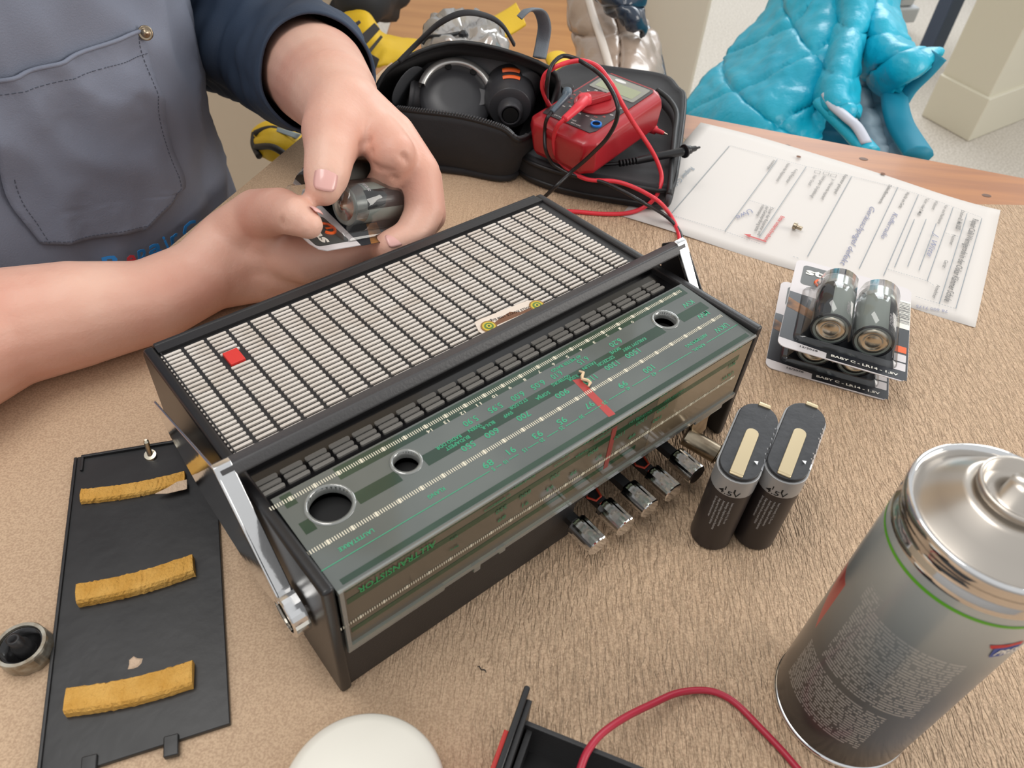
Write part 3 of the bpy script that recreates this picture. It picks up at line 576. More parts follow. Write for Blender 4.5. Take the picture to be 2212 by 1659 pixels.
# ---- blister packs of two cells
m_cell = mat('cell_label', (150, 158, 151), .3, 0); m_cell_d = mat('cell_black', (30, 32, 36), .25); m_silv = mat('cell_silver', (200, 205, 202), .2, .8)
m_card_w = mat('card_grey_white', (214, 208, 208), .5); m_card_k = mat('card_black', (34, 36, 42), .35)
M['blister'] = clear('clear_blister', (252, 252, 252), .06, .03, .02); m_or = mat('orange_print', (240, 98, 30), .5); m_gold = mat('gold_flare', (196, 130, 60), .5, rgb2=(60, 40, 26), cscale=60)
def blister(fr, lab, grp, cells=True, tearing=False):
    W_, H_ = .086, (.1015 if tearing else .1105)
    ly = 0 if tearing else .0085; lx = .004 if tearing else 0; LFr = Fr(fr(lx, ly), fr.x, fr.y, fr.z)
    t = thing('battery_blister_pack', lab, 'battery pack', fr(0, 0), grp)
    CP = rrect(-W_/2, W_/2, 0, H_, .006, 5) if not tearing else [(.034, 0), (.036, .03), (.033, .05), (.031, .062), (.022, .070), (.012, .076), (.006, .084), (-.002, .090), (-.010, .0965), (-.018, .0985), (-.028, .0985), (-.035, .0965), (-.038, .092), (-.040, .0)]
    MB().prism(CP, 0, .0006, fr).build('backing_card', m_card_w, t)
    u = MB()
    xl = -.0398 if tearing else -W_/2+.0002
    u.prism([(xl, .0095), ((.033 if tearing else W_/2-.0002), .0015), ((.030 if tearing else W_/2-.0002), .060), (xl, .066)], .0006, .00068, fr); u.prism([(-.010, .0009), (.040, .0009), (.0425, .004), (.0425, .0090), (-.010, .0090)], .0006, .00072, fr)
    u.build('card_print', m_card_k, t)
    MB().prism([(xl+.0003, .046), (-.018, .036), (-.018, .045), (xl+.0003, .058)], .00068, .00074, fr).build('gold_flare', m_gold, t)
    lg = MB().prism(rrect(-.037, -.006, .070, .096, .003), .0006, .00068, LFr).build('logo_field', mat('logo_grey', (74, 76, 74), .4) if 'logo_grey' not in bpy.data.materials else bpy.data.materials['logo_grey'], t)
    w = MB(); text(w, 'star', LFr(-.0345, .0885), LFr(-.0085, .0885), .0078, fr.y, .0009, 0, .035); w.build('logo_lettering', M['white'], t)
    o_ = MB(); P_o = [LFr(-.0205+.0058*math.cos(q), .0765+.0048*math.sin(q), .0009) for q in np.linspace(2.2, 2.2+2*pi*.9, 22)]; o_.tube(P_o, .0011, 6); o_.box(-.0213, -.0197, .0718, .0775, .0008, .0012, LFr); o_.build('logo_ring', m_or, t)
    w = MB(); text(w, 'BABY C - LR14 - 1.5V', fr(-.007, .005), fr(.037, .005), .0022, fr.y, .0010, 0, .03); w.build('size_lettering', M['white'], t)
    w = MB(); text(w, '12/2028', fr(-.028, .0052), fr(-.016, .0052), .0018, fr.y, .0009, 0, .01); w.build('date_lettering', m_card_k, t)
    bc = MB(); y = .064; rs = random.Random(3)
    if tearing: y = 1
    bc2 = None if tearing else MB().prism([(.0300, .058), (.0428, .058), (.0428, .0925), (.0300, .0925)], .00068, .00076, fr).build('barcode_field', M['white'], t)
    while y < .091: h_ = .0003+rs.random()*.0008; bc.box(.031, .0425, y, y+h_, .00076, .0008, fr); y += h_+.0004+rs.random()*.0007
    if not tearing: bc.build('barcode', m_card_k, t, kind='stuff')
    if not tearing: MB().prism(rrect(.0335, .0415, .030, .037, .0006), .00072, .0008, fr).build('orange_label', m_or, t)
    for y0 in (() if tearing else (.020, .0105)): MB().prism(rrect(.0335, .0415, y0, y0+.0080, .0006), .00072, .0008, fr).build('white_label', m_card_w, t)
    # clear bubble: low tray plus the raised cell housing
    bb = MB()
    def rim(x0, x1, y0, y1, z, r): return [fr(p[0], p[1], z) for p in rrect(x0, x1, y0, y1, r, 5)]
    G = [rim(-.034, .036, .010, .075, .0008, .005), rim(-.033, .035, .011, .074, .0030, .0045), rim(-.0330+.004, .0322, .0125, .0735, .0045, .004)]
    bb.grid([g for g in G], closed_u=True)
    G = []
    for yy in (.0125, .0135, .0665, .0715):
        zz = 1 if yy in (.0135, .0665) else .55
        ring = []
        for k in range(25):
            u_ = k/24; x = -.0300+u_*.0610; d = min(abs(x+.0130), abs(x-.0150)); z = .0045+math.sqrt(max(0, .0142**2-min(d, .0142)**2))*1.0+.0115 if d < .0135 else .0135
            if k in (0, 24): z = .0045
            ring.append(fr(x, yy, .0045+(z-.0045)*(zz)))
        G.append(ring)
    bb.grid(G)
    b_ = bb.build('clear_blister', M['blister'], t, smooth=True)
    if cells:
        for k, xc in enumerate((-.0130, .0150)):
            cf = Fr(fr(xc, .0145, .0142), fr.x, fr.z, fr.y)
            ce = MB().lathe([(.0128, .0008), (.0131, .002), (.0131, .040), (.0131, .0482), (.0122, .0490)], cf, 36).build('battery_cell', m_cell, t, smooth=False, bevel=.0003)
            MB().lathe([(.01322, .0385), (.01322, .0484)], cf, 36, caps=False).build('silver_band', m_silv, ce, smooth=True)
            MB().lathe([(.01322, .0006), (.0132, .0001), (.0116, 0), (.0116, .0006)], cf, 36, caps=False).build('black_collar', m_cell_d, ce, smooth=True)
            G = [[cf(.01326*math.cos(q), .01326*math.sin(q), z) for q in np.linspace(*((.35, 1.15) if k else (1.9, 2.9)), 10)] for z in (.001, .040)]
            MB().grid(G).build('dark_stripe', m_cell_d, ce)
            MB().lathe([(.0001, -.0004), (.0042, -.0004), (.0048, .0), (.0056, .0001), (.0062, -.0006), (.0092, -.0004), (.0098, .0005)], cf, 36, caps=False).build('base_plate', M['nickel'], ce, smooth=True)
            MB().lathe([(.0100, .0490), (.0062, .0494), (.0055, .0500), (.0034, .0502), (.0030, .0518), (.0001, .0520)], cf, 30, caps=False).build('positive_cap', M['nickel'], ce, smooth=True)
            w = MB(); vs, fs, tw = glyphs('star', 0, .03)
            for (s, a0, z0, hh, wd) in (('star', pi/2, .034, .0035, .011), ('ENERGY', pi/2-.45, .020, .0026, .013), ('ALKALINE', pi/2-.75, .020, .0022, .013)):
                vs, fs, tw = glyphs(s, 0, .02)
                if s == 'star': w.add([cf(.0134*math.cos(a0-(v[0]/tw-.5)*wd/.0134), .0134*math.sin(a0-(v[0]/tw-.5)*wd/.0134), z0+v[1]/.7*hh) for v in vs], [f[::-1] for f in fs])
                else: w.add([cf(.0134*math.cos(a0-v[1]/.7*hh/.0134), .0134*math.sin(a0-v[1]/.7*hh/.0134), z0-v[0]/tw*wd) for v in vs], fs)
            w.build('cell_lettering', m_card_w, ce)
    return t
def fr_from(bl, brt, tl, z, tilt=0.):
    a, b, c = at(*bl, z), at(*brt, z), at(*tl, z); x = nrm(b-a); y = V(-x[1], x[0], 0)
    mid = (a+b)/2; n = V(0, 0, 1); y2 = nrm(y+n*tilt); n2 = np.cross(x, y2); return Fr(mid, x, y2, n2)
blister(fr_from((1652, 793), (1918, 868), (1690, 600), .0005), 'lower black and white blister pack of two C cells, under its twin', 'packs of C cells beside the form')
blister(fr_from((1676, 745), (1960, 829), (1730, 560), .0292, .0), 'upper blister pack of two C cells, nickel bases facing forward', 'packs of C cells beside the form')
# ---- the printed form
f0, f1, f2, f3 = at(1515, 264), at(2161, 453), at(2106, 709), at(1340, 467)
def fs(u, v): return (f0*(1-u)+f1*u)*(1-v)+(f3*(1-u)+f2*u)*v
G = [[fs(i/24, j/16)+V(0, 0, .0006+.0006*math.sin(i*.5)+(.004*max(0, i/24-.88)**2*60*.1))+nrm(f0-f3)*(.004*math.sin(i/24*2*pi-.6)*(1-j/16)) for i in range(25)] for j in range(17)]
form = thing('printed_form', 'white printed repair form with handwriting, lying behind the battery packs', 'paper', fs(.5, .5))
MB().grid([g[::-1] for g in G]).build('paper_sheet', mat('white_paper', (214, 208, 202), .6), form, smooth=True, solid=.0002)
def c2(x, y): return at(1380+x/2.6587, 240+y/2.6587, .0020)
HX2 = nrm(f1-f0)
ink = mat('form_ink', (128, 138, 146), .6); ink2 = mat('form_text_ink', (112, 110, 108), .6)
fl2 = MB()
for a, b in (((1970,615),(1820,1135)),((1885,588),(1725,1105)),((1805,552),(1655,975)),((1605,480),(1405,945)),((1487,437),(1265,905)),((1222,375),(968,835)),((962,318),(690,725)),((795,278),(493,690)),((520,200),(185,590)),((1708,645),(1608,915)),((1650,620),(1543,893)),((1583,620),(1468,898))):
    strip(fl2, c2(*a), c2(*b), .0006, HX2, .0001)
fl2.build('ruled_line', ink, form, kind='stuff')
dt = MB()
def dots(P):
    for a, b in zip(P[:-1], P[1:]):
        a, b = c2(*a), c2(*b); n = max(1, int(np.linalg.norm(b-a)/.0021))
        for k in range(n): strip(dt, a+(b-a)*(k/n), a+(b-a)*((k+.6)/n), .0005, V(0,1,0), .0001)
dots([(525,198),(795,272),(962,318),(1222,375),(1487,440),(1605,478),(1805,550),(1970,612)]); dots([(185,595),(493,690),(700,765)]); dots([(885,835),(925,848)]); dots([(1430,908),(1655,975),(1700,1005)]); dots([(1590,1065),(1820,1135)]); dots([(635,513),(790,560)]); dots([(1760,700),(1840,722)])
dt.build('dotted_line', ink, form, kind='stuff')
tx = MB()
def ft(mb, s, x0, y0, x1, y1, h_, sh=0., b=.01): text(mb, s, c2(x0, y0), c2(x1, y1), h_, HX2, .00015, sh, b)
for a in (('Repair Caf\u00e9 Wernigerode in der Oskar K\u00e4mmer Schule',1935,622,1772,1095,.0052,0,.02),('Datum',1862,572,1848,618,.003),('31. Mai 2025',1848,618,1832,680,.004,0,.03),('Vor- und Nachname',1768,540,1722,648,.003),('Wohnort',1712,515,1690,566,.003),('Tel.nr. oder E-Mail',1660,500,1607,598,.003),('Was f\u00fcr ein Ger\u00e4t',1548,465,1500,556,.003),('Defekt/Beschwerde',1445,425,1385,530,.003),
    ('Reparatur gelungen?',1192,365,1127,475,.003),('Ja - Was wurde repariert?',1120,392,1052,508,.003),('Nicht ganz - Empfehlung?',1068,372,992,497,.003),('Nein - Grund?',1015,370,978,426,.003),('Fertig Reparatur',905,335,850,412,.003),('Name des Reparateurs',862,300,795,404,.003),('Anmerkungen',780,282,742,336,.003),('Dauer der Reparatur und',765,556,688,714,.003),('der Ger\u00e4tepr\u00fcfung bitte',740,548,672,690,.003),('dokumentieren',718,540,680,604,.003),
    ('Nummer',1812,712,1792,770,.003),('Ger\u00e4t',1768,858,1752,900,.003),('Annehmer',1722,1000,1694,1076,.003)): ft(tx, *a)
for bx, by in ((1120,368),(1078,356),(1028,348)):
    q = [c2(bx-16,by-8), c2(bx+16,by-2), c2(bx+10,by+12), c2(bx-20,by+6)]
    for a, b in zip(q, q[1:]+q[:1]): strip(tx, a, b, .0004, nrm(V(1,1,0)), 0)
tx.build('form_lettering', ink2, form, kind='stuff')
hw = MB()
for a in (('Kofferradio',1478,585,1402,732,.0045,.35,0),('Ger\u00e4uschpegel defekt',1345,552,1170,885,.005,.35,0),('J. Witte',1712,700,1668,835,.005,.4,0),('Uwe',650,570,565,615,.006,.4,0),('78 600 7175',1775,1150,1592,1118,.0035,.2,0)):
    ft(hw, *a[:7], a[7]) if a[0] != '78 600 7175' else text(hw, a[0], c2(a[1], a[2]), c2(a[3], a[4]), .0035, -nrm(f1-f0)*0+V(0,-1,0), -.00015, .2, 0)
hw.build('handwriting', mat('blue_pen_ink', (126, 130, 158), .6), form)
rd = MB(); ft(rd, 'Bitte unterschreiben', 828, 605, 728, 742, .0036, 0, .025)
a, b = c2(732, 748), c2(640, 718); strip(rd, a, b, .002, V(0,1,0), .0002); x_ = nrm(b-a); y_ = V(-x_[1], x_[0], 0); rd.add([b+y_*.0028+V(0,0,.0002), b-y_*.0028+V(0,0,.0002), b+x_*.006+V(0,0,.0002)], [(0,1,2)])
rd.build('red_arrow', mat('red_print', (190, 50, 44), .5), form)
MB().add([c2(205,355), c2(228,362), c2(175,428), c2(158,420)], [(0,1,2,3)]).build('orange_stamp', mat('orange_stamp', (198, 92, 52), .5), form)
lg = MB(); ft(lg, 'Repair Caf\u00e9', 312, 325, 200, 432, .005, .2); lg.build('form_heading', mat('grey_blue_print', (140, 150, 158), .6), form)
ph = MB()
for x, y in ((918, 262), (1402, 360)): ph.lathe([(.0024, .0001), (.002, .00012)], Fr(c2(x, y), HX2, V(-HX2[1], HX2[0], 0)), 14)
ph.build('punch_hole', mat('hole_brown', (120, 82, 60), .7), form, kind='stuff')
# ---- small screw
sp = at(1722, 490, .004); sx_ = nrm(at(1732, 493)-at(1712, 485))
s_ = thing('small_screw', 'small dull brass screw lying on the white form', 'screw', sp-V(0,0,.0035))
MB().tube([sp-sx_*.0035, sp-sx_*.0005], .0032, 16).build('screw_head', M['steel'], s_, bevel=.0003); MB().tube([sp-sx_*.0005, sp+sx_*.0045], .0019, 12).build('screw_shank', M['steel'], s_, bevel=.0002)
# ---- crumbs
def crumb(px, py, L_, w, ang, name, lab, m, z=0.):
    c = at(px, py, z); P = [c+V(math.cos(ang), math.sin(ang), 0)*L_*(k/6-.5)+V(-math.sin(ang), math.cos(ang), 0)*w*.6*math.sin(k*1.7)+V(0, 0, w*.5) for k in range(7)]
    tag(MB().tube(P, [w*.35*(1 if 0 < k < 6 else .5) for k in range(7)], 6).build(name, m), lab, 'debris')
crumb(1041, 1446, .0055, .0008, -.5, 'black_sliver', 'tiny black plastic sliver on the crinkled paper in front of the radio', M['black'])
crumb(1262, 821, .012, .0026, -1.05, 'cardboard_shred', 'torn beige cardboard shred lying on the green dial', mat('shred_beige', (226, 196, 160), .8), LZ)
# ---- vintage sticker on the grille
stz = topz(.098)-.0006
st = thing('car_sticker', 'cream sticker with a vintage car chassis stuck on the grille', 'sticker', RF(.176, .0955, stz)); 
SFm = Fr(RF(0, 0, stz), U, Vv)
a, b, c, d = [rl(*p, stz)[:2] for p in ((1040, 700), (1150, 655), (1172, 672), (1052, 725))]
MB().prism([tuple(rl(*p, stz)[:2]) for p in ((1025,697),(1038,690),(1140,650),(1166,650),(1180,662),(1173,676),(1075,718),(1052,727),(1034,717))], 0, .0004, SFm).build('sticker_sheet', mat('sticker_cream', (234, 218, 202), .4), st)
lt = MB(); s0, s1 = rl(1146, 663, stz), rl(1045, 699, stz); ym = .5*(s0[1]+s1[1])
text(lt, 'ROLLS ROYCE 1908 England', RF(s0[0], s0[1]-.0005, stz), RF(s1[0], s1[1]-.0005, stz), .0019, -Vv, .0006, 0, .01); lt.build('sticker_lettering', m_card_k, st)
m_ch = mat('chassis_brown', (120, 78, 50), .5)
w0, w1 = rl(1056, 707, stz), rl(1160, 662, stz)
MB().prism([(w0[0], w0[1]-.0012), (w1[0], w1[1]-.0012), (w1[0]-.004, w1[1]+.001), (w1[0]-.012, w1[1]+.0012), (w0[0]+.018, w0[1]+.0032), (w0[0]+.010, w0[1]+.0022), (w0[0]+.004, w0[1]+.0006)], .0004, .0006, SFm).build('chassis_picture', m_ch, st)
for w in (w0, w1):
    for r_, mm, z_ in ((.0048, (150, 110, 50), .0008), (.0039, (216, 188, 60), .0009), (.0028, (98, 130, 60), .0010), (.0016, (226, 206, 70), .0011), (.0008, (70, 90, 50), .0012)):
        MB().lathe([(r_, z_-.0004), (r_, z_)], Fr(RF(w[0], w[1], stz), U, Vv), 22).build('wheel_ring', mat('wheel_%d_%d_%d' % mm, mm, .4) if 'wheel_%d_%d_%d' % mm not in bpy.data.materials else bpy.data.materials['wheel_%d_%d_%d' % mm], st)
# ---- spray can
cc = V(.1779, .1749, 0); r = .0325; CB = Fr(cc); phi0 = math.atan2(-cc[1], -cc[0])
can = thing('spray_can', 'large grey aerosol spray can with a green line and silver dome', 'spray can', cc)
m_can = bpy.data.materials.new('can_print'); m_can.use_nodes = True; nt = m_can.node_tree; P_ = nt.nodes['Principled BSDF']; L = nt.links.new
P_.inputs['Roughness'].default_value = .3; P_.inputs['Metallic'].default_value = .35; P_.inputs['Coat Weight'].default_value = .3
co = N('ShaderNodeTexCoord'); sep = N('ShaderNodeSeparateXYZ'); L(co.outputs['Object'], sep.inputs[0])
def mth(op, a, b=None, c=None):
    n = nt.nodes.new('ShaderNodeMath'); n.operation = op
    for i, v in enumerate((a, b, c)):
        if v is None: continue
        if isinstance(v, (int, float)): n.inputs[i].default_value = v
        else: L(v, n.inputs[i])
    return n.outputs[0]
X_, Y_, Z_ = sep.outputs
ca_, sa_ = math.cos(phi0), math.sin(phi0)
xr = mth('ADD', mth('MULTIPLY', X_, ca_), mth('MULTIPLY', Y_, sa_)); yr = mth('SUBTRACT', mth('MULTIPLY', Y_, ca_), mth('MULTIPLY', X_, sa_))
ang = mth('ARCTAN2', yr, xr)          # 0 faces the camera side, negative to the left
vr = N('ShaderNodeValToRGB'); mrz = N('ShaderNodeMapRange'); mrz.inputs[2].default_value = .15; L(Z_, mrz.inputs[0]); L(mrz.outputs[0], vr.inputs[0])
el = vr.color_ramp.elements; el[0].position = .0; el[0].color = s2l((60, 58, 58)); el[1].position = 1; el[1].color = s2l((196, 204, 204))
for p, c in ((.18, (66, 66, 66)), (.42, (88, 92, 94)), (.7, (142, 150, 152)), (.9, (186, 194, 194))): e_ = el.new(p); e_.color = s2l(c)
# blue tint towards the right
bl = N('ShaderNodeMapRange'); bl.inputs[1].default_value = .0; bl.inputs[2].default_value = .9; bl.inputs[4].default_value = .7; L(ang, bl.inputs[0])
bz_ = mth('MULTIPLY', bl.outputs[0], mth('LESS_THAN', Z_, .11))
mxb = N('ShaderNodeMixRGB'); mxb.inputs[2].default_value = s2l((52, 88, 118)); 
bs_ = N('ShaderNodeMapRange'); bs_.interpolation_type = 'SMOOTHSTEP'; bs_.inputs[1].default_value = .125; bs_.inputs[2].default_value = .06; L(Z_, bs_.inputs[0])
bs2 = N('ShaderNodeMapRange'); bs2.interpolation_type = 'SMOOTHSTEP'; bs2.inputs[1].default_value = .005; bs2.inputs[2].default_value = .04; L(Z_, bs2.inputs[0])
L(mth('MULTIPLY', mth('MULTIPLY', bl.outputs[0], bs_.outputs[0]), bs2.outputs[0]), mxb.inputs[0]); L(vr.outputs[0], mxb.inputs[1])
# lines of small print
ln_ = mth('LESS_THAN', mth('FRACT', mth('MULTIPLY', Z_, 1/.0019)), .52)
cx_ = N('ShaderNodeCombineXYZ'); L(mth('MULTIPLY', ang, 26.), cx_.inputs[0]); L(mth('MULTIPLY', mth('FLOOR', mth('MULTIPLY', Z_, 1/.0019)), 3.7), cx_.inputs[1])
wn_ = N('ShaderNodeTexNoise'); wn_.inputs['Scale'].default_value = 1.; wn_.inputs['Detail'].default_value = 0; L(cx_.outputs[0], wn_.inputs['Vector'])
word = mth('GREATER_THAN', wn_.outputs['Fac'], .40)
cx2 = N('ShaderNodeCombineXYZ'); L(mth('MULTIPLY', ang, 160.), cx2.inputs[0]); L(mth('MULTIPLY', Z_, 5000.), cx2.inputs[1])
w2 = N('ShaderNodeTexNoise'); w2.inputs['Scale'].default_value = 1.; L(cx2.outputs[0], w2.inputs['Vector']); let = mth('GREATER_THAN', w2.outputs['Fac'], .47)
def rng(v, a, b): return mth('MULTIPLY', mth('GREATER_THAN', v, a), mth('LESS_THAN', v, b))
blk = mth('MAXIMUM', mth('MULTIPLY', rng(Z_, .060, .110), rng(ang, -.55, .80)), mth('MULTIPLY', rng(Z_, .022, .056), rng(ang, -.85, .55)))
blk = mth('MAXIMUM', blk, mth('MULTIPLY', rng(Z_, .107, .118), rng(ang, -.60, -.35)))
tmask = mth('MULTIPLY', mth('MULTIPLY', ln_, word), mth('MULTIPLY', let, blk))
mxt = N('ShaderNodeMixRGB'); mxt.inputs[2].default_value = s2l((206, 208, 208)); L(mth('MULTIPLY', tmask, .75), mxt.inputs[0]); L(mxb.outputs[0], mxt.inputs[1])
# red picture patch on the left
redp = mth('MULTIPLY', mth('MULTIPLY', rng(Z_, .052, .098), rng(ang, -1.35, -.93)), mth('GREATER_THAN', mth('ADD', mth('MULTIPLY', ang, .06), Z_), .005))
mxr = N('ShaderNodeMixRGB'); mxr.inputs[2].default_value = s2l((186, 60, 62)); L(redp, mxr.inputs[0]); L(mxt.outputs[0], mxr.inputs[1]); L(mxr.outputs[0], P_.inputs['Base Color'])
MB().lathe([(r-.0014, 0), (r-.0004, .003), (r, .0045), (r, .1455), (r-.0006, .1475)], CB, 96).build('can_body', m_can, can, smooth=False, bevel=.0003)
MB().lathe([(r-.0012, 0), (r+.0006, .0004), (r+.0008, .0016), (r+.0002, .0028), (r-.0004, .003)], CB, 96, caps=False).build('bottom_rim', M['chrome'], can, smooth=True)
MB().lathe([(r+.0001, .1385), (r+.00015, .1402)], CB, 96, caps=False).build('green_line', mat('green_line', (96, 176, 40), .4), can, smooth=True)
m_dome = mat('tinplate', (198, 190, 180), .3, 1.)
MB().lathe([(r+.0001, .1445), (r+.0002, .1475), (r-.0010, .1490), (r-.0012, .1530), (r-.0002, .1545), (r+.0006, .1560), (r+.0006, .1600), (r-.0002, .1612), (r-.0016, .1608), (r-.0030, .1575)], CB, 96, caps=False).build('top_seam', M['chrome'], can, smooth=True)
MB().lathe([(r-.0028, .1576), (r-.0045, .1585), (r-.009, .1640), (r-.0145, .1690), (.0145, .1720), (.0142, .1705)], CB, 96, caps=False).build('dome', m_dome, can, smooth=True)
MB().lathe([(.0141, .1705), (.0150, .1735), (.0146, .1752), (.0132, .1748), (.0126, .1700), (.0060, .1696), (.0055, .1770), (.0001, .1775)], CB, 64, caps=False).build('valve_cup', m_dome, can, smooth=True)
def canpt(a_, z_, dr=.0002): q = phi0+a_; return cc+V((r+dr)*math.cos(q), (r+dr)*math.sin(q), z_)
def canpatch(poly, m, name, dr):
    mb = MB(); mb.add([canpt(p[0], p[1], dr) for p in poly], [tuple(range(len(poly)))]); mb.build(name, m, can)
a0 = .80; z0 = .1175
canpatch([(a0, z0+.009), (a0+.20, z0+.0095), (a0+.40, z0+.010), (a0+.40, z0+.0075), (a0+.2, z0+.0072), (a0+.04, z0+.0065)], mat('logo_red', (198, 30, 40), .4), 'logo_red_bar', .0003)
canpatch([(a0+.08, z0+.0068), (a0+.24, z0+.0072), (a0+.42, z0+.0074), (a0+.42, z0+.0008), (a0+.25, z0+.0004), (a0+.12, z0)], mat('logo_blue', (30, 70, 150), .4), 'logo_blue_field', .0003)
lw = MB(); vs, fs_, tw = glyphs('PRESTO', .3, .03)
lw.add([canpt(a0+.14+v[0]/tw*.50, z0+.0018+v[1]/.7*.0038, .00045) for v in vs], fs_); lw.build('logo_lettering', M['white'], can)
# ---- white lid, black tray with red edge, red cable
lc = at(784, 1716, .02); lid = thing('round_white_lid', 'plain round white plastic lid at the bottom edge', 'lid', V(lc[0], lc[1], 0)); LF = Fr(V(lc[0], lc[1], 0))
rl_ = float(np.linalg.norm(at(953, 1659, .02)-at(617, 1659, .02))/2)*1.06
MB().lathe([(rl_-.003, 0), (rl_, .002), (rl_, .017), (rl_-.0015, .0195), (rl_-.005, .0205), (.0001, .0215)], LF, 96).build('lid_shell', M['white'], lid, smooth=True)
MB().lathe([(rl_+.0002, .002), (rl_+.0012, .0025), (rl_+.0012, .0045), (rl_+.0002, .005)], LF, 96, caps=False).build('lid_rim', M['white'], lid, smooth=True)
ta, tb_, tc_ = at(1134, 1478, .040), at(1070, 1659, .040), at(1132, 1553, .030)
tray = thing('black_tray', 'black plastic tray with a tall red-edged side at the bottom edge', 'tray', V(tc_[0]+.03, tc_[1]-.03, 0))
y_ = nrm(V(*(tb_-ta)[:2], 0)); x_ = V(-y_[1], y_[0], 0); x_ = x_ if x_[0] > 0 else -x_
tx1 = nrm(V(*(at(1395, 1659, .030)-tc_)[:2], 0))
TF = Fr(V(ta[0], ta[1], 0), x_, y_)
MB().prism(rrect(0, .0028, 0, .110, .0012, 3), .008, .040, TF).build('tall_side', M['black_gloss'], tray, bevel=.0005)
MB().box(.0028, .0052, .004, .110, .002, .036, TF).build('tall_side', M['black'], tray, bevel=.0004)
MB().box(-.0022, 0, .020, .110, .004, .036, TF).build('red_edge', mat('red_plastic', (196, 40, 32), .35), tray, bevel=.0004)
WF = Fr(V(tc_[0], tc_[1], 0), tx1, V(tx1[1], -tx1[0], 0))
MB().box(0, .13, 0, .0022, .001, .030, WF).build('rear_wall', M['black'], tray, bevel=.0004)
MB().box(.003, .13, .0022, .10, .001, .003, WF).build('tray_floor', M['black_gloss'], tray)
for o_ in (.004, ): MB().box(.0025, .005, .0022, .10, .003, .026, WF).build('inner_wall', M['black'], tray)
cabp = [(1250, 1672, .033), (1268, 1625, .034), (1300, 1585, .030), (1350, 1550, .022), (1410, 1520, .012), (1460, 1498, .006), (1510, 1491, .0028), (1550, 1497, .0025), (1590, 1520, .0022), (1640, 1570, .0022), (1690, 1622, .0022), (1730, 1668, .0022), (1800, 1740, .0022)]
tag(MB().tube(catmull([at(*p) for p in cabp], 8), .0017, 12).build('red_cable', mat('dark_red_cable', (176, 40, 62), .4), None, smooth=True), 'dark red cable arching out of the black tray on the bare paper', 'cable')
# ================================================================== TOOL BAG, MULTIMETER, LEADS
m_bag = mat('black_nylon', (25, 25, 28), .75, bump=.5, bscale=1400, bdist=.0004, rgb2=(33, 33, 36), cscale=25, sheen=.08)
m_bag_in = mat('bag_lining', (74, 76, 80), .7, bump=.4, bscale=1000, bdist=.0004)
m_zip = mat('zip_black', (24, 24, 26), .5)
bagc = at(990, 330); bag = thing('tool_bag', 'open black nylon tool bag holding a multi-tool and its attachments', 'bag', bagc)
base_px = [(800, 300), (835, 345), (905, 362), (1000, 374), (1095, 388), (1130, 345), (1175, 290), (1205, 235), (1150, 205), (1000, 192), (860, 205), (815, 245)]
rim_px = [(800, 250, .035), (835, 236, .050), (905, 242, .055), (1000, 254, .056), (1085, 278, .054), (1124, 303, .046), (1165, 270, .045), (1196, 215, .060), (1188, 148, .085), (1000, 92, .095), (858, 136, .080), (806, 205, .055)]
B0 = [at(*p) for p in base_px]; B1 = [at(*p) for p in rim_px]
b0 = catmull(B0, 5, True); b1_ = catmull(B1, 5, True); n = len(b0)
random.seed(5); G = []
for k in range(10):
    t_ = k/9; row = []
    for i in range(n):
        p = b0[i]*(1-t_)+b1_[i]*t_; out_ = nrm(V(*(p-b0[i]*0-np.mean(b0, axis=0))[:2], 0)); bul = math.sin(t_*pi)*.006+mnoise.noise(Vector(tuple(p*45)))*.005*math.sin(min(1, t_*1.3)*pi)
        row.append(p+out_*bul)
    G.append(row)
MB().grid(G, closed_u=True).build('bag_shell', m_bag, bag, smooth=True, solid=.003)
MB().prism([tuple(p[:2]) for p in b0], .001, .004).build('bag_floor', m_bag_in, bag)
MB().tube(b1_+[b1_[0]], .0022, 8, caps=False).build('zip_edge', m_zip, bag, smooth=True)
zt_ = MB(); zl = b1_[7:28]
for a, b in zip(zl[:-1], zl[1:]):
    for k in range(3):
        p = a+(b-a)*(k/3)+V(0, 0, .002); zt_.box(-.0006, .0006, -.0018, .0018, 0, .0012, Fr(p, nrm(b-a), V(-nrm(b-a)[1], nrm(b-a)[0], 0)))
zt_.build('zip_teeth', mat('zip_teeth', (70, 70, 72), .4), bag, kind='stuff')
sd = MB(); bb0 = [p+nrm(V(*(p-np.mean(b0, axis=0))[:2], 0))*.003+V(0, 0, .004) for p in b0]; sd.tube(bb0+[bb0[0]], .0035, 8, caps=False); sd.build('base_piping', m_bag, bag, smooth=True)
# inner flap lying at the left side
lf = MB(); Pf = [[at(835, 225, .05), at(862, 160, .075), at(905, 128, .082)], [at(862, 236, .02), at(890, 200, .03), at(935, 170, .04)], [at(905, 242, .012), at(930, 230, .014), at(970, 205, .018)]]
lf.grid(Pf); lf.build('inner_panel', m_bag_in, bag, smooth=True, solid=.002, subd=2)
# hand loop of black cord over the clear bag
lp_ = [(862, 133, .085), (905, 90, .10), (950, 50, .125), (1000, 28, .135), (1050, 34, .13), (1085, 55, .12), (1110, 95, .10)]
MB().tube(catmull([at(*p) for p in lp_], 8), .0032, 8, flat=.5).build('carry_loop', m_bag, bag, smooth=True)
st_ = [(1165, 125, .09), (1172, 90, .10), (1176, 55, .115), (1165, 25, .13), (1140, 22, .135), (1122, 38, .13)]
MB().tube(catmull([at(*p) for p in st_], 8), .0062, 8, flat=.25).build('grey_strap', mat('grey_webbing', (112, 120, 128), .6, bump=.4, bscale=900), bag, smooth=True)
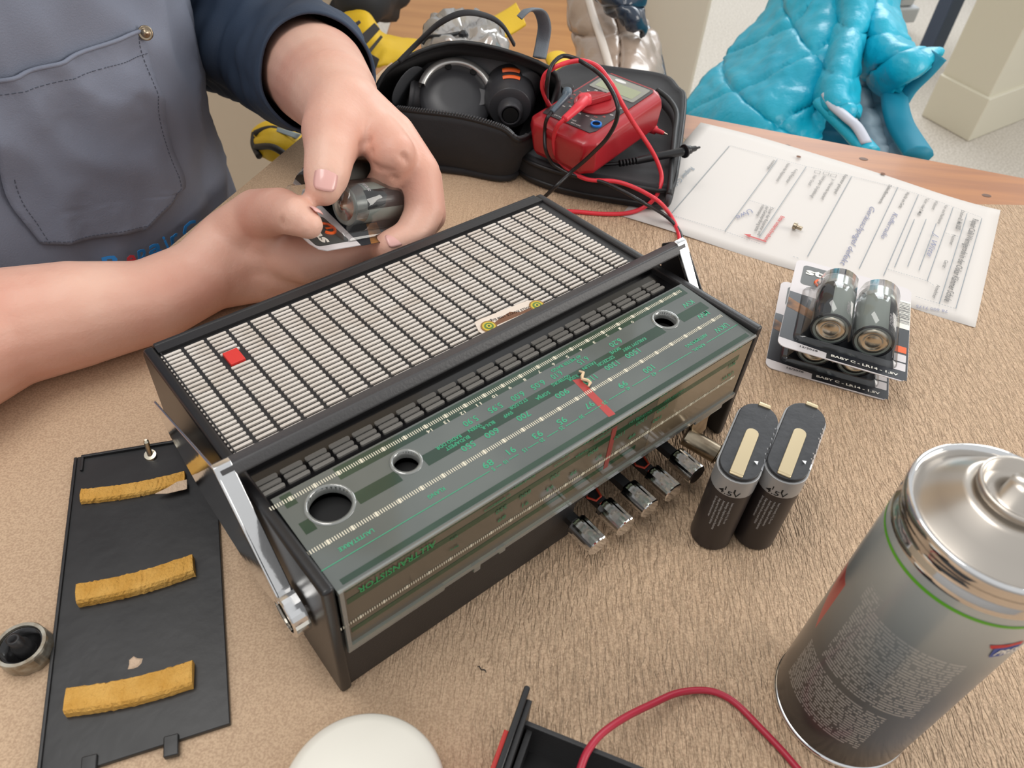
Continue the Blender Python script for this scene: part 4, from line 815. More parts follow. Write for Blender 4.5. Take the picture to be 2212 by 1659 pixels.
# second half of the bag: thick padded flap
pouch = thing('padded_bag_flap', 'open padded black flap of the tool bag under the red multimeter', 'bag', at(1290, 330))
fp = [(1112, 352), (1128, 388), (1190, 415), (1260, 432), (1350, 447), (1425, 458), (1446, 440), (1460, 350), (1470, 255), (1455, 232), (1425, 205), (1330, 190), (1240, 182), (1190, 205), (1150, 265)]
q0 = catmull([at(*p) for p in fp], 4, True); cen = np.mean(q0, axis=0); G = []
for k, (sc_, z) in enumerate(((.985, 0.0005), (1, .006), (1, .018), (.985, .024), (.955, .0255), (.93, .0235), (.80, .0225), (.5, .0225), (.2, .0225))):
    G.append([V(*(cen+(p-cen)*sc_)[:2], z+(.0012*mnoise.noise(Vector(tuple(p*40*sc_))) if k > 5 else 0)) for p in q0])
# keep the outline where the photo has it although the top is higher
mb = MB(); mb.grid(G, closed_u=True); mb.f.append(tuple(range(len(mb.v)-len(q0), len(mb.v)))); mb.f.append(tuple(range(len(q0)))[::-1]); mb.build('flap_pad', m_bag, pouch, smooth=True)
for sc_, z, r_ in ((1.0, .0215, .0020), (.995, .006, .0022)):
    P = [V(*(cen+(p-cen)*sc_)[:2], z) for p in q0]; MB().tube(P+[P[0]], r_, 8, caps=False).build('zip_edge', m_zip, pouch, smooth=True)
wl_ = [at(1446, 420, .026), at(1452, 350, .030), at(1458, 290, .034), at(1462, 245, .036), at(1445, 215, .036), at(1420, 195, .036)]
wq = catmull(wl_, 6); MB().grid([[p-V(0, 0, .012) for p in wq], wq]).build('side_wall', m_bag_in, pouch, smooth=True, solid=.004)
MB().tube(wq, .0026, 8).build('side_wall_edge', m_zip, pouch, smooth=True)
# metal bits lying under the meter
for k, (a, b) in enumerate((((1300, 343), (1312, 322)), ((1318, 338), (1332, 305)), ((1338, 300), (1352, 284)))):
    p, q = at(*a, .028), at(*b, .028); tag(MB().tube([p, p+(q-p)*.4, p+(q-p)*.42, q], [.0042, .0042, .003, .003], 12).build('socket_bit', M['chrome'], bevel=.0003), 'small chrome socket bit sticking out under the red multimeter, '+('nearest the flap front', 'middle of the three', 'farthest back, half hidden')[k], 'tool bit', 'chrome socket bits under the multimeter')
# ---- multi-tool body in the bag
m_tool = mat('tool_grey', (104, 104, 106), .6, bump=.3, bscale=500, bdist=.0004); m_toolk = mat('tool_black', (62, 62, 65), .35); m_orange = mat('orange_button', (244, 104, 40), .45)
tb_a, tb_b = at(925, 168, .045), at(1150, 196, .050)
tool = thing('cordless_drill', 'black and grey cordless drill with orange buttons in the tool bag', 'drill', at(1090, 230, .005))
P = [at(918, 168, .044), at(940, 152, .050), at(985, 146, .056), at(1050, 150, .058), at(1105, 164, .058), at(1138, 192, .056)]
MB().tube(catmull(P, 6), [.008+.006*min(1, i/5)+.0022*max(0, (i-12)/18) for i in range(31)], 20).build('drill_body', m_tool, tool, smooth=True)
hd_ax = nrm(at(1108, 272, .052)-at(1104, 205, .050)+V(0, 0, -.002)); hc0 = at(1100, 196, .050)
hx_ = nrm(np.cross(hd_ax, (0, 0, 1))); hy_ = np.cross(hx_, hd_ax); hy_ = -hy_ if hy_[2] < 0 else hy_
DF = Fr(hc0, hx_, hy_, hd_ax)
MB().lathe([(.014, -.012), (.0225, -.008), (.0235, .004), (.0228, .014), (.0236, .0145), (.0236, .022), (.0205, .030), (.019, .036), (.012, .038)], DF, 40).build('gear_housing', m_toolk, tool, smooth=False, bevel=.0006)
MB().lathe([(.0115, .036), (.0115, .046), (.0095, .050), (.0080, .050), (.0070, .044)], DF, 28).build('chuck', m_toolk, tool, smooth=False, bevel=.0004)
star_ = MB()
for k in range(6): a_ = k*pi/3; star_.lathe([(.0013, .0), (.0013, .0507)], Fr(DF(.0045*math.cos(a_), .0045*math.sin(a_), 0), DF.x, DF.y, DF.z), 10)
for k, o_ in enumerate((0,)): MB().lathe([(.0076, .0440), (.0068, .0500), (.0030, .0500)], DF, 28, caps=True).build('chuck_socket', M['deep'], tool)
for z0, dz, r_ in ((.0055, .0065, .0240), (.0205, .0045, .0236)):
    G = [[DF(r_*math.cos(a_)*k_, r_*math.sin(a_)*k_, z) for a_ in np.linspace(pi/2-.33, pi/2+.33, 9)] for z, k_ in ((z0, .98), (z0+.001, 1.05), (z0+dz-.001, 1.05), (z0+dz, .98))]
    MB().grid(G).build('orange_button', m_orange, tool, smooth=True)
MB().sphere(DF(-.0225, .002, .018), .0022, 10, 6).build('rivet', M['chrome'], tool, smooth=True)
# ---- sander attachment with its hose collar
sa = thing('sanding_attachment', 'round black attachment with a bright silver rim in the tool bag', 'tool', at(985, 225, .004))
sc0 = at(985, 212, .046); sn = nrm(V(.12, -.62, .78)); sxx = nrm(np.cross((0, 1, .6), sn)); syy = np.cross(sn, sxx); SA = Fr(sc0, sxx, syy, sn)
MB().lathe([(.028, -.022), (.033, -.016), (.034, 0), (.030, .004), (.014, .008)], SA, 48, mod=lambda i, j: 1).build('housing', m_toolk, sa, smooth=False, bevel=.0008)
aa = np.linspace(.15*pi, .95*pi, 30); G = [[SA(rr*math.cos(q), rr*math.sin(q), z) for q in aa] for rr, z in ((.0342, -.002), (.0360, -.001), (.0360, .0072), (.0306, .0080), (.0300, .004))]
MB().grid(G).build('silver_rim', mat('silver_rim', (214, 212, 208), .3, .6), sa, smooth=True)
for q in (.35*pi, .62*pi): MB().lathe([(.0030, .0), (.0030, .0062)], Fr(SA(.0285*math.cos(q), .0285*math.sin(q), 0), sxx, syy, sn), 14).build('screw_hole', M['deep'], sa)
MB().prism([(.014, -.010), (.028, -.004), (.026, .010), (.014, .012)], .0, .0058, SA).build('inset_plate', m_tool, sa, bevel=.0008)
co_ = at(905, 208, .040); cax = nrm(at(870, 205, .040)-at(950, 220, .034)); cux = nrm(np.cross(cax, (0, 0, 1))); CFr = Fr(at(912, 210, .038), cux, np.cross(cax, cux), cax)
MB().lathe([(.0125, -.022), (.0150, -.020), (.0150, -.002), (.0135, .000), (.0135, .008), (.0152, .010), (.0152, .013), (.0120, .0135), (.0112, .0), (.0105, -.010)], CFr, 48, caps=True, mod=lambda i, j: (.955 if (j % 2 and i in (1, 2)) else 1)).build('hose_collar', m_tool, sa, bevel=.0002)
MB().lathe([(.0118, -.0105), (.0001, -.0106)], CFr, 24, caps=False).build('collar_mouth', M['deep'], sa)
# ---- multimeter
m_red = mat('meter_red', (168, 30, 40), .32, coat=.2, bump=.15, bscale=900, bdist=.0003); m_face = mat('meter_grey', (66, 62, 64), .4)
L4, N4, F4, K4 = at(1150, 243, .066), at(1268, 312, .066), at(1427, 190, .074), at(1320, 150, .076)
mt_ = thing('multimeter', 'red and grey digital multimeter resting on the black flap', 'multimeter', (L4+N4+F4+K4)/4-V(0, 0, .045))
yx = nrm((F4+K4)/2-(L4+N4)/2); xx_ = nrm((N4-L4)-yx*float((N4-L4)@yx)); zz_ = np.cross(xx_, yx); zz_ = zz_ if zz_[2] > 0 else -zz_
MW, ML = .069, float(np.linalg.norm((F4+K4)/2-(L4+N4)/2)); MF = Fr((L4+N4)/2, xx_, yx, zz_)
print('meter', MW, ML)
def oct_(w, y0, y1, ch, z): return [MF(x, y, z) for x, y in ((-w+ch, y0), (w-ch, y0), (w, y0+ch), (w, y1-ch), (w-ch, y1), (-w+ch, y1), (-w, y1-ch), (-w, y0+ch))]
hw_ = MW/2
G = [oct_(hw_-.003, .002, ML-.002, .008, -.036), oct_(hw_, -.001, ML, .009, -.030), oct_(hw_+.0015, -.003, ML+.001, .009, -.012), oct_(hw_+.0005, -.002, ML, .009, -.005), oct_(hw_-.006, .0065, ML-.006, .006, .0)]
mb = MB(); mb.grid(G, closed_u=True); k8 = len(mb.v); mb.f.append(tuple(range(k8-8, k8))); mb.f.append(tuple(range(8))[::-1]); mb.build('meter_case', m_red, mt_, bevel=.0015)
MB().prism([(-hw_+.009, .010), (hw_-.010, .010), (hw_-.0075, .016), (hw_-.0075, ML-.012), (hw_-.010, ML-.0085), (-hw_+.010, ML-.0085), (-hw_+.0075, ML-.012), (-hw_+.0075, .016)], .0, .0007, MF).build('face_plate', m_face, mt_)
MB().prism(rrect(-.024, .024, ML-.040, ML-.0115, .002), .0007, .0012, MF).build('display_surround', mat('display_surround', (150, 150, 142), .3), mt_)
MB().prism(rrect(-.020, .020, ML-.036, ML-.020, .001), .0012, .0014, MF).build('display', mat('lcd', (166, 172, 146), .12), mt_)
MB().prism([(-.006+.006*math.cos(q), ML-.0155+.0022*math.sin(q)) for q in np.linspace(0, 2*pi, 20)[:-1]], .0012, .0014, MF).build('maker_badge', mat('badge_white', (226, 226, 224), .4), mt_)
DC = (.0, ML*.46)
MB().lathe([(.0195, .0), (.0195, .0012), (.0185, .0016), (.0165, .0012), (.0155, .0006)], Fr(MF(DC[0], DC[1], .0007), xx_, yx, zz_), 40, caps=True).build('dial_dish', m_red, mt_, bevel=.0003)
kd = nrm(xx_*.35+yx*.94); kd2 = np.cross(zz_, kd); KF = Fr(MF(DC[0], DC[1], .0012), kd, kd2, zz_)
MB().prism([(-.0150, -.0026), (.0150, -.0020), (.0168, 0), (.0150, .0020), (-.0150, .0026)], 0, .0062, KF).build('dial_pointer_knob', m_red, mt_, bevel=.0012)
w = MB(); wr_ = MB()
for k in range(20):
    a_ = 2*pi*k/20; c_ = MF(DC[0]+.0232*math.cos(a_), DC[1]+.0232*math.sin(a_), .00095); s = random.choice(['200', '20', '2', '2k', '10', 'V', '600', '2m'])
    text(wr_ if k % 20 in (9, 10, 11, 12, 17, 18) else w, s, c_-xx_*.0016, c_+xx_*.0016, .0018, yx, 0, 0, .02)
for s, x, y, l_ in (('COM', -.020, .030, .006), ('10A', .015, .028, .005), ('V mA', .002, .017, .007), ('MAX 600V', .008, .013, .010), ('CAT II 600V', -.010, .0135, .011)): text(w, s, MF(x-l_/2, y, .0008), MF(x+l_/2, y, .0008), .0018, yx, .0001, 0, .02)
w.build('meter_lettering', mat('meter_print', (216, 210, 206), .5), mt_, kind='stuff'); wr_.build('meter_lettering', mat('meter_print_red', (206, 96, 92), .5), mt_, kind='stuff')
JK = Fr(MF(.0215, .0235, .0007), xx_, yx, zz_)
MB().lathe([(.0034, .0), (.0048, .0), (.0048, .0016), (.0034, .0016)], JK, 28, caps=False).build('blue_socket', mat('blue_plastic', (20, 120, 214), .35), mt_, bevel=.0002)
MB().lathe([(.0034, .0002), (.0001, .0001)], JK, 16, caps=False).build('socket_hole', M['deep'], mt_)
MB().sphere(MF(-.018, ML*.62, .0012), .0001, 6, 4).build('case_mark', m_red, mt_) if False else None
# ---- leads
def tub(name, pts, r_, m, par=None, n=8): return MB().tube(catmull([at(*p) for p in pts], n), r_, 12).build(name, m, par, smooth=True)
m_rw = mat('red_rubber', (226, 52, 66), .4); m_bw = mat('black_rubber', (26, 26, 28), .38)
bl_ = thing('black_test_lead', 'black test lead with its plug in the meter and a black probe', 'cable', at(1232, 400))
zP = .075
tub('plug_boot', [(1226, 196, zP+.012), (1222, 208, zP+.010), (1205, 228, zP+.006), (1192, 242, zP+.004)], [.0042 if i < 8 else .0030-.0008*(i-8)/16 for i in range(25)], mat('plug_grey', (88, 104, 116), .3), bl_)
MB().lathe([(.0055, 0), (.0055, .006)], Fr(at(1225, 200, zP+.003), xx_, yx, zz_), 20).build('plug_base', m_bw, bl_, bevel=.0006)
tub('wire', [(1192, 241, zP+.004), (1181, 258, zP), (1177, 280, .060), (1178, 320, .048), (1188, 345, .036), (1201, 359, .031), (1232, 376, .0285), (1265, 384, .028), (1304, 394, .028), (1345, 413, .028), (1388, 437, .026), (1430, 461, .010), (1455, 482, .004), (1470, 505, .0025), (1474, 530, .002), (1468, 560, .002)], .0016, m_bw, bl_)
tub('wire', [(1182, 235, .060), (1181, 205, .085), (1182, 180, .105), (1186, 155, .115), (1197, 134, .120), (1216, 121, .122), (1242, 126, .122), (1264, 138, .122), (1284, 151, .12), (1303, 168, .12), (1318, 190, .118), (1329, 212, .115), (1335, 236, .11), (1331, 262, .10), (1320, 285, .09), (1305, 306, .080), (1285, 326, .066), (1263, 347, .050), (1232, 373, .036), (1201, 402, .028), (1178, 424, .015), (1160, 440, .004), (1130, 468, .0025), (1100, 495, .002)], .0017, m_bw, bl_)
tub('wire', [(1240, 345, .027), (1266, 352, .027), (1300, 355, .027), (1338, 353, .028)], .0016, m_bw, bl_)
pr = [at(1336, 353, .029), at(1378, 346, .032), at(1476, 327, .040), at(1498, 321, .040), at(1522, 316, .040)]
tub('probe_handle', [(1376, 347, .030), (1420, 338, .034), (1477, 327, .037)], [.0032+.0006*i/16 for i in range(17)], m_bw, bl_)
for k in range(6): p = at(1338+k*7, 353-k*1.1, .029+k*.0003); ax_ = nrm(at(1376, 347, .030)-at(1336, 353, .029)); MB().tube([p, p+ax_*.0016], .0031, 12).build('strain_relief', m_bw, bl_, bevel=.0003)
ax_ = nrm(at(1520, 316, .036)-at(1477, 327, .037)); p = at(1477, 327, .037)
MB().tube([p, p+ax_*.0022], .0062, 24).build('finger_guard', m_bw, bl_, bevel=.0006); MB().tube([p+ax_*.002, p+ax_*.008, p+ax_*.0085, p+ax_*.0145, p+ax_*.015, p+ax_*.020], [.0042, .0038, .0028, .0024, .0012, .0010], 14).build('probe_tip', m_bw, bl_, smooth=True)
rl__ = thing('red_test_lead', 'bright red test lead looping over the meter and along the radio', 'cable', at(1300, 410))
MB().lathe([(.0060, 0), (.0064, .001), (.0056, .0065), (.004, .007)], Fr(at(1262, 222, zP+.001), xx_, yx, zz_), 20).build('plug_base', m_rw, rl__, smooth=True)
tub('plug_boot', [(1263, 217, zP+.008), (1250, 230, zP+.008), (1236, 243, zP+.006), (1219, 258, zP+.004)], [.0046-.0016*i/24 for i in range(25)], m_rw, rl__)
tub('wire', [(1220, 257, zP+.004), (1206, 270, zP-.002), (1198, 288, .062), (1196, 312, .050), (1202, 338, .038), (1222, 362, .030), (1250, 380, .0285), (1272, 388, .0275), (1296, 390, .028), (1322, 391, .028), (1346, 396, .028), (1372, 406, .028), (1396, 418, .028), (1425, 437, .026), (1446, 462, .008), (1461, 490, .003), (1468, 516, .002), (1466, 550, .002)], .0018, m_rw, rl__)
tub('wire', [(1192, 236, .060), (1180, 215, .078), (1172, 192, .095), (1173, 172, .105), (1182, 156, .112), (1206, 142, .118), (1230, 134, .120), (1256, 131, .122), (1278, 137, .120), (1296, 148, .118), (1312, 168, .115), (1325, 188, .112), (1345, 226, .10), (1366, 262, .085), (1387, 293, .068), (1407, 324, .052), (1421, 352, .040), (1429, 380, .030), (1425, 408, .022), (1410, 433, .012), (1385, 451, .004), (1350, 461, .0025), (1300, 462, .002), (1240, 457, .002), (1200, 457, .002)], .0019, m_rw, rl__)
p, q = at(1380, 268, .030), at(1440, 290, .033); ax_ = nrm(q-p)
MB().tube([p, p+ax_*.0015, p+ax_*.012, p+ax_*.020, p+ax_*.0205, p+ax_*.029, p+ax_*.030], [.003, .0052, .0046, .0040, .0026, .0018, .0012], 16).build('probe_handle', m_rw, rl__, smooth=True)
MB().tube([p+ax_*.029, p+ax_*.034], [.0011, .0005], 10).build('probe_needle', M['nickel'], rl__)
MB().box(-.0012, .0012, -.0012, .0012, 0, .010, Fr(p+V(0, 0, .001))).build('probe_guard', m_rw, rl__, bevel=.0006)
# ================================================================== BEHIND THE TABLE
m_bench = mat('honey_wood', (204, 146, 84), .45, rgb2=(188, 130, 70), cscale=6, aniso=(.2, (.6, 5, 1)))
be = thing('wooden_bench', 'honey coloured wooden bench standing behind the far corner of the table', 'bench', V(-.05, 1.35, FZ))
BZ = -.28
q = [V(*(at(px, py, BZ))[:2], 0) for px, py in ((800, 175), (1345, 255), (1390, -60), (905, -150))]
MB().prism([tuple(p[:2]) for p in q], BZ-.03, BZ).build('bench_seat', m_bench, be, bevel=.006)
for p in q:
    c_ = p+(np.mean(q, axis=0)-p)*.12; MB().box(-.03, .03, -.03, .03, FZ, BZ-.03, Fr(V(c_[0], c_[1], 0))).build('bench_leg', m_bench, be, bevel=.003)
# generic cloth surface from rows of (px, py, distance)
def cloth(rows, m, name, par, puff=0., nu=5, nv=5, thick=.006, qu=0, qv=0, wr=.0, seed=0, solid=True, diag=False, sp=3.):
    R_ = [catmull([atd(*p) for p in r_], nu) for r_ in rows]
    cols = list(zip(*R_)); C_ = [catmull(list(c), nv) for c in cols]; G = [[C_[j][i] for j in range(len(C_))] for i in range(len(C_[0]))]
    nr, nc = len(G), len(G[0]); H = [[None]*nc for _ in range(nr)]
    for i in range(nr):
        for j in range(nc):
            a_ = G[min(i+1, nr-1)][j]-G[max(i-1, 0)][j]; b_ = G[i][min(j+1, nc-1)]-G[i][max(j-1, 0)]; nn_ = np.cross(a_, b_); ln_ = np.linalg.norm(nn_); nn_ = nn_/ln_ if ln_ > 1e-12 else V(0, 0, 1)
            if nn_ @ (CAMP-G[i][j]) < 0: nn_ = -nn_
            u_, v_ = j/(nc-1), i/(nr-1); h_ = 0
            uu_, vv_ = u_+.06*math.sin(v_*5+seed), v_+.05*math.sin(u_*4+seed)
            if diag: A1, A2 = uu_*qu+vv_*qv, uu_*qu-vv_*qv
            else: A1, A2 = uu_*qu, vv_*qv
            se = lambda a: 1-(1-abs(math.sin(a*pi)))**sp
            if puff: h_ += puff*(se(A1) if qu else 1)*(se(A2) if qv else 1)
            if wr: p = G[i][j]; h_ += wr*(mnoise.noise(Vector(tuple(p*28+seed)))+.6*mnoise.noise(Vector((p[0]*90+seed, p[1]*60, p[2]*30))))
            H[i][j] = G[i][j]+nn_*h_
    return MB().grid(H).build(name, m, par, smooth=True, solid=thick if solid else 0)
# taupe and dark blue puffer jackets over a chair
m_tau = mat('taupe_quilt', (172, 152, 136), .32, bump=.3, bscale=60, bdist=.002, coat=.35); m_navy = mat('navy_quilt', (34, 48, 66), .28, bump=.6, bscale=70, bdist=.003, coat=.4)
j1 = thing('taupe_puffer_jacket', 'shiny taupe quilted jacket hanging behind the multimeter', 'jacket', atd(1320, 180, 1.25))
cloth([[(1228, -40, 1.30), (1270, -40, 1.26), (1330, -40, 1.24), (1345, -40, 1.27)], [(1240, 30, 1.27), (1280, 30, 1.22), (1340, 30, 1.21), (1372, 40, 1.26)], [(1252, 100, 1.23), (1300, 100, 1.16), (1360, 95, 1.16), (1408, 110, 1.22)], [(1262, 170, 1.18), (1310, 170, 1.10), (1375, 170, 1.10), (1422, 180, 1.17)], [(1268, 235, 1.12), (1320, 240, 1.05), (1380, 240, 1.05), (1425, 250, 1.1)]], m_tau, 'quilted_front', j1, .010, 14, 12, .01, 2, 2.5, .005, 3, True, False, 6.)
MB().tube(catmull([atd(*p) for p in ((1272, 0, 1.215), (1285, 45, 1.175), (1302, 95, 1.115), (1318, 150, 1.075), (1328, 190, 1.05))], 6), .0055, 8).build('zip_band', mat('pale_zip', (226, 216, 206), .3), j1, smooth=True)
MB().tube(catmull([atd(*p) for p in ((1345, -40, 1.27), (1372, 30, 1.26), (1408, 100, 1.22), (1425, 170, 1.17), (1434, 240, 1.1))], 6), .010, 8).build('dark_lining_edge', m_navy, j1, smooth=True)
j2 = thing('navy_puffer_jacket', 'glossy dark blue jacket above the taupe one at the top edge', 'jacket', atd(1350, 30, 1.2))
cloth([[(1262, -60, 1.2), (1320, -60, 1.15), (1392, -60, 1.17)], [(1285, -10, 1.18), (1335, -10, 1.13), (1390, -5, 1.16)], [(1320, 15, 1.17), (1350, 25, 1.12), (1386, 40, 1.15)], [(1350, 30, 1.16), (1368, 52, 1.13), (1388, 80, 1.15)]], m_navy, 'quilted_front', j2, .006, 12, 12, .008, 2, 2, .006, 9)
# dark jacket sleeve at the top, behind the arm
j3 = thing('black_jacket', 'black jacket bunched on the bench at the top behind the sleeve', 'jacket', atd(790, 10, 1.45))
cloth([[(700, -60, 1.5), (780, -60, 1.42), (880, -60, 1.5)], [(715, -10, 1.48), (790, -5, 1.40), (862, -15, 1.48)], [(735, 25, 1.48), (775, 35, 1.42), (830, 20, 1.48)]], mat('black_cloth', (34, 36, 40), .6), 'folded_cloth', j3, .02, 8, 8, .01, 1, 1, .02, 2)
# yellow and black bag and straps
m_yel = mat('yellow_nylon', (226, 186, 30), .55, bump=.3, bscale=300); m_blk = mat('black_webbing', (44, 40, 38), .6)
yb = thing('yellow_black_bag', 'yellow and black striped bag lying on the bench behind the forearm', 'bag', atd(820, 110, 1.3))
cloth([[(735, 30, 1.40), (790, 28, 1.34), (830, 80, 1.34), (905, 95, 1.32)], [(750, 80, 1.36), (795, 90, 1.28), (850, 110, 1.27), (890, 120, 1.27)], [(770, 135, 1.33), (805, 145, 1.25), (845, 140, 1.25), (880, 132, 1.26)]], m_yel, 'yellow_shell', yb, .004, 8, 8, .006, 2, 2, .003, 4)
for a, b, w_ in (((775, 96, 1.235), (815, 56, 1.255), .008), ((797, 112, 1.225), (825, 78, 1.245), .003), ((760, 60, 1.28), (778, 46, 1.285), .003), ((778, 122, 1.22), (815, 140, 1.215), .011)):
    p, q = atd(*a), atd(*b); x = nrm(q-p); n_ = nrm(CAMP-p); y = np.cross(n_, x)
    MB().prism([(0, -w_), (np.linalg.norm(q-p), -w_*.8), (np.linalg.norm(q-p), w_*.8), (0, w_)], 0, .004, Fr(p, x, y, n_)).build('black_stripe', m_blk, yb, bevel=.001)
ys = thing('yellow_strap', 'wide yellow webbing strap lying on the bench behind the clear bag', 'strap', atd(1085, 60, 1.15))
cloth([[(1060, 42, 1.16), (1095, 22, 1.17), (1115, 8, 1.18)], [(1075, 62, 1.13), (1108, 48, 1.14), (1128, 34, 1.15)], [(1090, 80, 1.11), (1112, 68, 1.12), (1136, 52, 1.13)]], m_yel, 'strap_web', ys, .0, 6, 6, .004)
cloth([[(960, 45, 1.14), (985, 36, 1.15), (1010, 42, 1.15)], [(950, 60, 1.12), (985, 52, 1.13), (1020, 58, 1.13)]], m_yel, 'strap_web', ys, .003, 6, 6, .004)
ys2 = thing('yellow_pouch', 'small yellow pouch with black trim between bag and multimeter', 'pouch', atd(1215, 150, 1.05))
cloth([[(1178, 130, 1.02), (1205, 124, 1.03), (1222, 140, 1.03)], [(1186, 150, 1.0), (1210, 150, 1.0), (1232, 158, 1.01)], [(1192, 172, .97), (1205, 176, .97), (1215, 172, .98)]], m_yel, 'pouch_shell', ys2, .01, 7, 7, .004, 1, 1)
for a, b in (((1195, 128, 1.01), (1205, 172, .96)), ((1218, 136, 1.01), (1234, 160, .99)), ((1190, 166, .97), (1214, 166, .965))): MB().tube([atd(*a), atd(*b)], .0016, 6).build('black_trim', m_blk, ys2)
# hanging yellow bag left of the table edge
hb = thing('hanging_yellow_bag', 'yellow and black bag hanging beside the table edge behind the sleeve', 'bag', atd(600, 300, 1.1))
cloth([[(550, 285, 1.10), (590, 268, 1.08), (650, 290, 1.08)], [(548, 305, 1.08), (590, 300, 1.04), (650, 320, 1.04)], [(560, 335, 1.07), (590, 345, 1.05), (640, 360, 1.06)]], m_yel, 'yellow_shell', hb, .004, 8, 8, .006, 1, 2, .002, 1)
for P in (((552, 288, 1.07), (590, 278, 1.05), (640, 300, 1.04)), ((553, 318, 1.06), (590, 318, 1.02), (630, 345, 1.02)), ((580, 225, 1.16), (582, 250, 1.12), (584, 275, 1.08)), ((592, 228, 1.16), (595, 252, 1.12), (598, 278, 1.08)), ((550, 288, 1.08), (548, 312, 1.07), (560, 338, 1.05))): MB().tube(catmull([atd(*p) for p in P], 6), .0040, 8).build('black_trim', m_blk, hb, smooth=True)
cloth([[(575, 215, 1.18), (600, 215, 1.18)], [(580, 278, 1.09), (606, 280, 1.09)]], m_yel, 'yellow_strap', hb, 0, 4, 6, .003)
cloth([[(600, 275, 1.04), (650, 290, 1.03)], [(598, 284, 1.04), (640, 300, 1.03)]], mat('pale_blue_edge', (176, 192, 196), .5), 'pale_flap', hb, 0, 4, 4, .003)
# clear plastic bag with small parts
cbg = thing('clear_plastic_bag', 'crinkled clear plastic bag standing behind the tool bag', 'plastic bag', atd(1030, 80, 1.02))
m_film = clear('clear_film', (250, 246, 240), .12, .14, .30)
cloth([[(935, 62, 1.06), (980, 45, 1.04), (1040, 40, 1.04), (1075, 45, 1.06)], [(915, 92, 1.0), (980, 78, .96), (1045, 75, .96), (1095, 72, 1.0)], [(905, 120, .96), (980, 115, .92), (1050, 115, .92), (1105, 110, .96)]], m_film, 'plastic_film', cbg, .006, 8, 8, .0006, 2, 2, .018, 6)
tub_ = MB().tube(catmull([atd(*p) for p in ((912, 95, .95), (925, 80, .95), (960, 78, .94), (995, 72, .94), (1002, 80, .94))], 6), .0022, 8).build('black_cord', m_bw, cbg, smooth=True)
MB().sphere(atd(1001, 76, .935), .0055, 8, 6).build('cord_stop', m_bw, cbg)
# ---- turquoise jacket over a chair
m_tq = mat('turquoise_quilt', (0, 168, 198), .42, bump=.8, bscale=60, bdist=.003, coat=.1, rgb2=(12, 178, 206), cscale=8); m_tq2 = mat('turquoise_binding', (8, 130, 158), .6); m_lin = mat('grey_lining', (140, 162, 176), .6, bump=.2, bscale=60, bdist=.002)
jt = thing('turquoise_puffer_jacket', 'bright turquoise quilted jacket hanging over a chair behind the form', 'jacket', atd(1780, 250, 1.2))
cloth([[(1690, -50, 1.46), (1740, -50, 1.36), (1800, -50, 1.32), (1850, -50, 1.34)],
       [(1668, 30, 1.42), (1720, 40, 1.30), (1785, 40, 1.24), (1845, 40, 1.27)],
       [(1600, 105, 1.38), (1680, 110, 1.24), (1760, 115, 1.17), (1822, 110, 1.21)],
       [(1548, 165, 1.32), (1640, 175, 1.18), (1730, 185, 1.12), (1790, 185, 1.16)],
       [(1500, 225, 1.26), (1600, 235, 1.13), (1700, 250, 1.08), (1768, 250, 1.13)],
       [(1480, 290, 1.2), (1590, 300, 1.08), (1690, 320, 1.05), (1762, 320, 1.08)]], m_tq, 'quilted_side', jt, .009, 16, 14, .012, 1.5, 2.2, .0045, 4, True, True, 9.)
cloth([[(1815, -50, 1.30), (1850, -50, 1.24), (1890, -50, 1.27)], [(1812, 40, 1.25), (1845, 40, 1.18), (1868, 30, 1.22)], [(1790, 120, 1.19), (1825, 115, 1.11), (1842, 110, 1.16)], [(1768, 200, 1.13), (1805, 200, 1.05), (1836, 190, 1.11)], [(1785, 228, 1.09), (1815, 240, 1.03), (1838, 235, 1.08)], [(1822, 245, 1.07), (1832, 250, 1.04), (1840, 256, 1.06)]], m_tq, 'folded_front', jt, .006, 10, 10, .012, 1, 4, .005, 8, True, False, 9.)
cloth([[(1880, -50, 1.36), (1900, -50, 1.30), (1925, -50, 1.36)], [(1852, 50, 1.27), (1895, 30, 1.22), (1935, 55, 1.28)], [(1848, 100, 1.22), (1915, 95, 1.16), (1960, 112, 1.22)], [(1880, 165, 1.18), (1950, 135, 1.12), (2000, 124, 1.18)], [(1925, 210, 1.16), (1965, 170, 1.12), (2032, 122, 1.17)]], m_tq, 'quilted_front', jt, .007, 12, 12, .012, 1, 4, .005, 12, True, False, 9.)
cloth([[(1840, 95, 1.25), (1850, 98, 1.24), (1862, 110, 1.23)], [(1838, 160, 1.22), (1870, 160, 1.22), (1895, 165, 1.21)], [(1842, 230, 1.17), (1885, 225, 1.20), (1930, 218, 1.18)], [(1865, 290, 1.12), (1905, 290, 1.15), (1945, 285, 1.13)], [(1880, 340, 1.08), (1920, 345, 1.10), (1965, 340, 1.08)]], m_lin, 'quilted_lining', jt, .006, 10, 10, .006, 1, 6, .004, 3)
cloth([[(1762, 225, 1.16), (1800, 235, 1.17), (1840, 250, 1.16)], [(1745, 270, 1.12), (1800, 275, 1.13), (1860, 290, 1.12)], [(1740, 330, 1.08), (1810, 335, 1.09), (1880, 340, 1.08)]], mat('teal_lining', (10, 108, 134), .6), 'inner_side', jt, .008, 7, 7, .006, 1, 3)
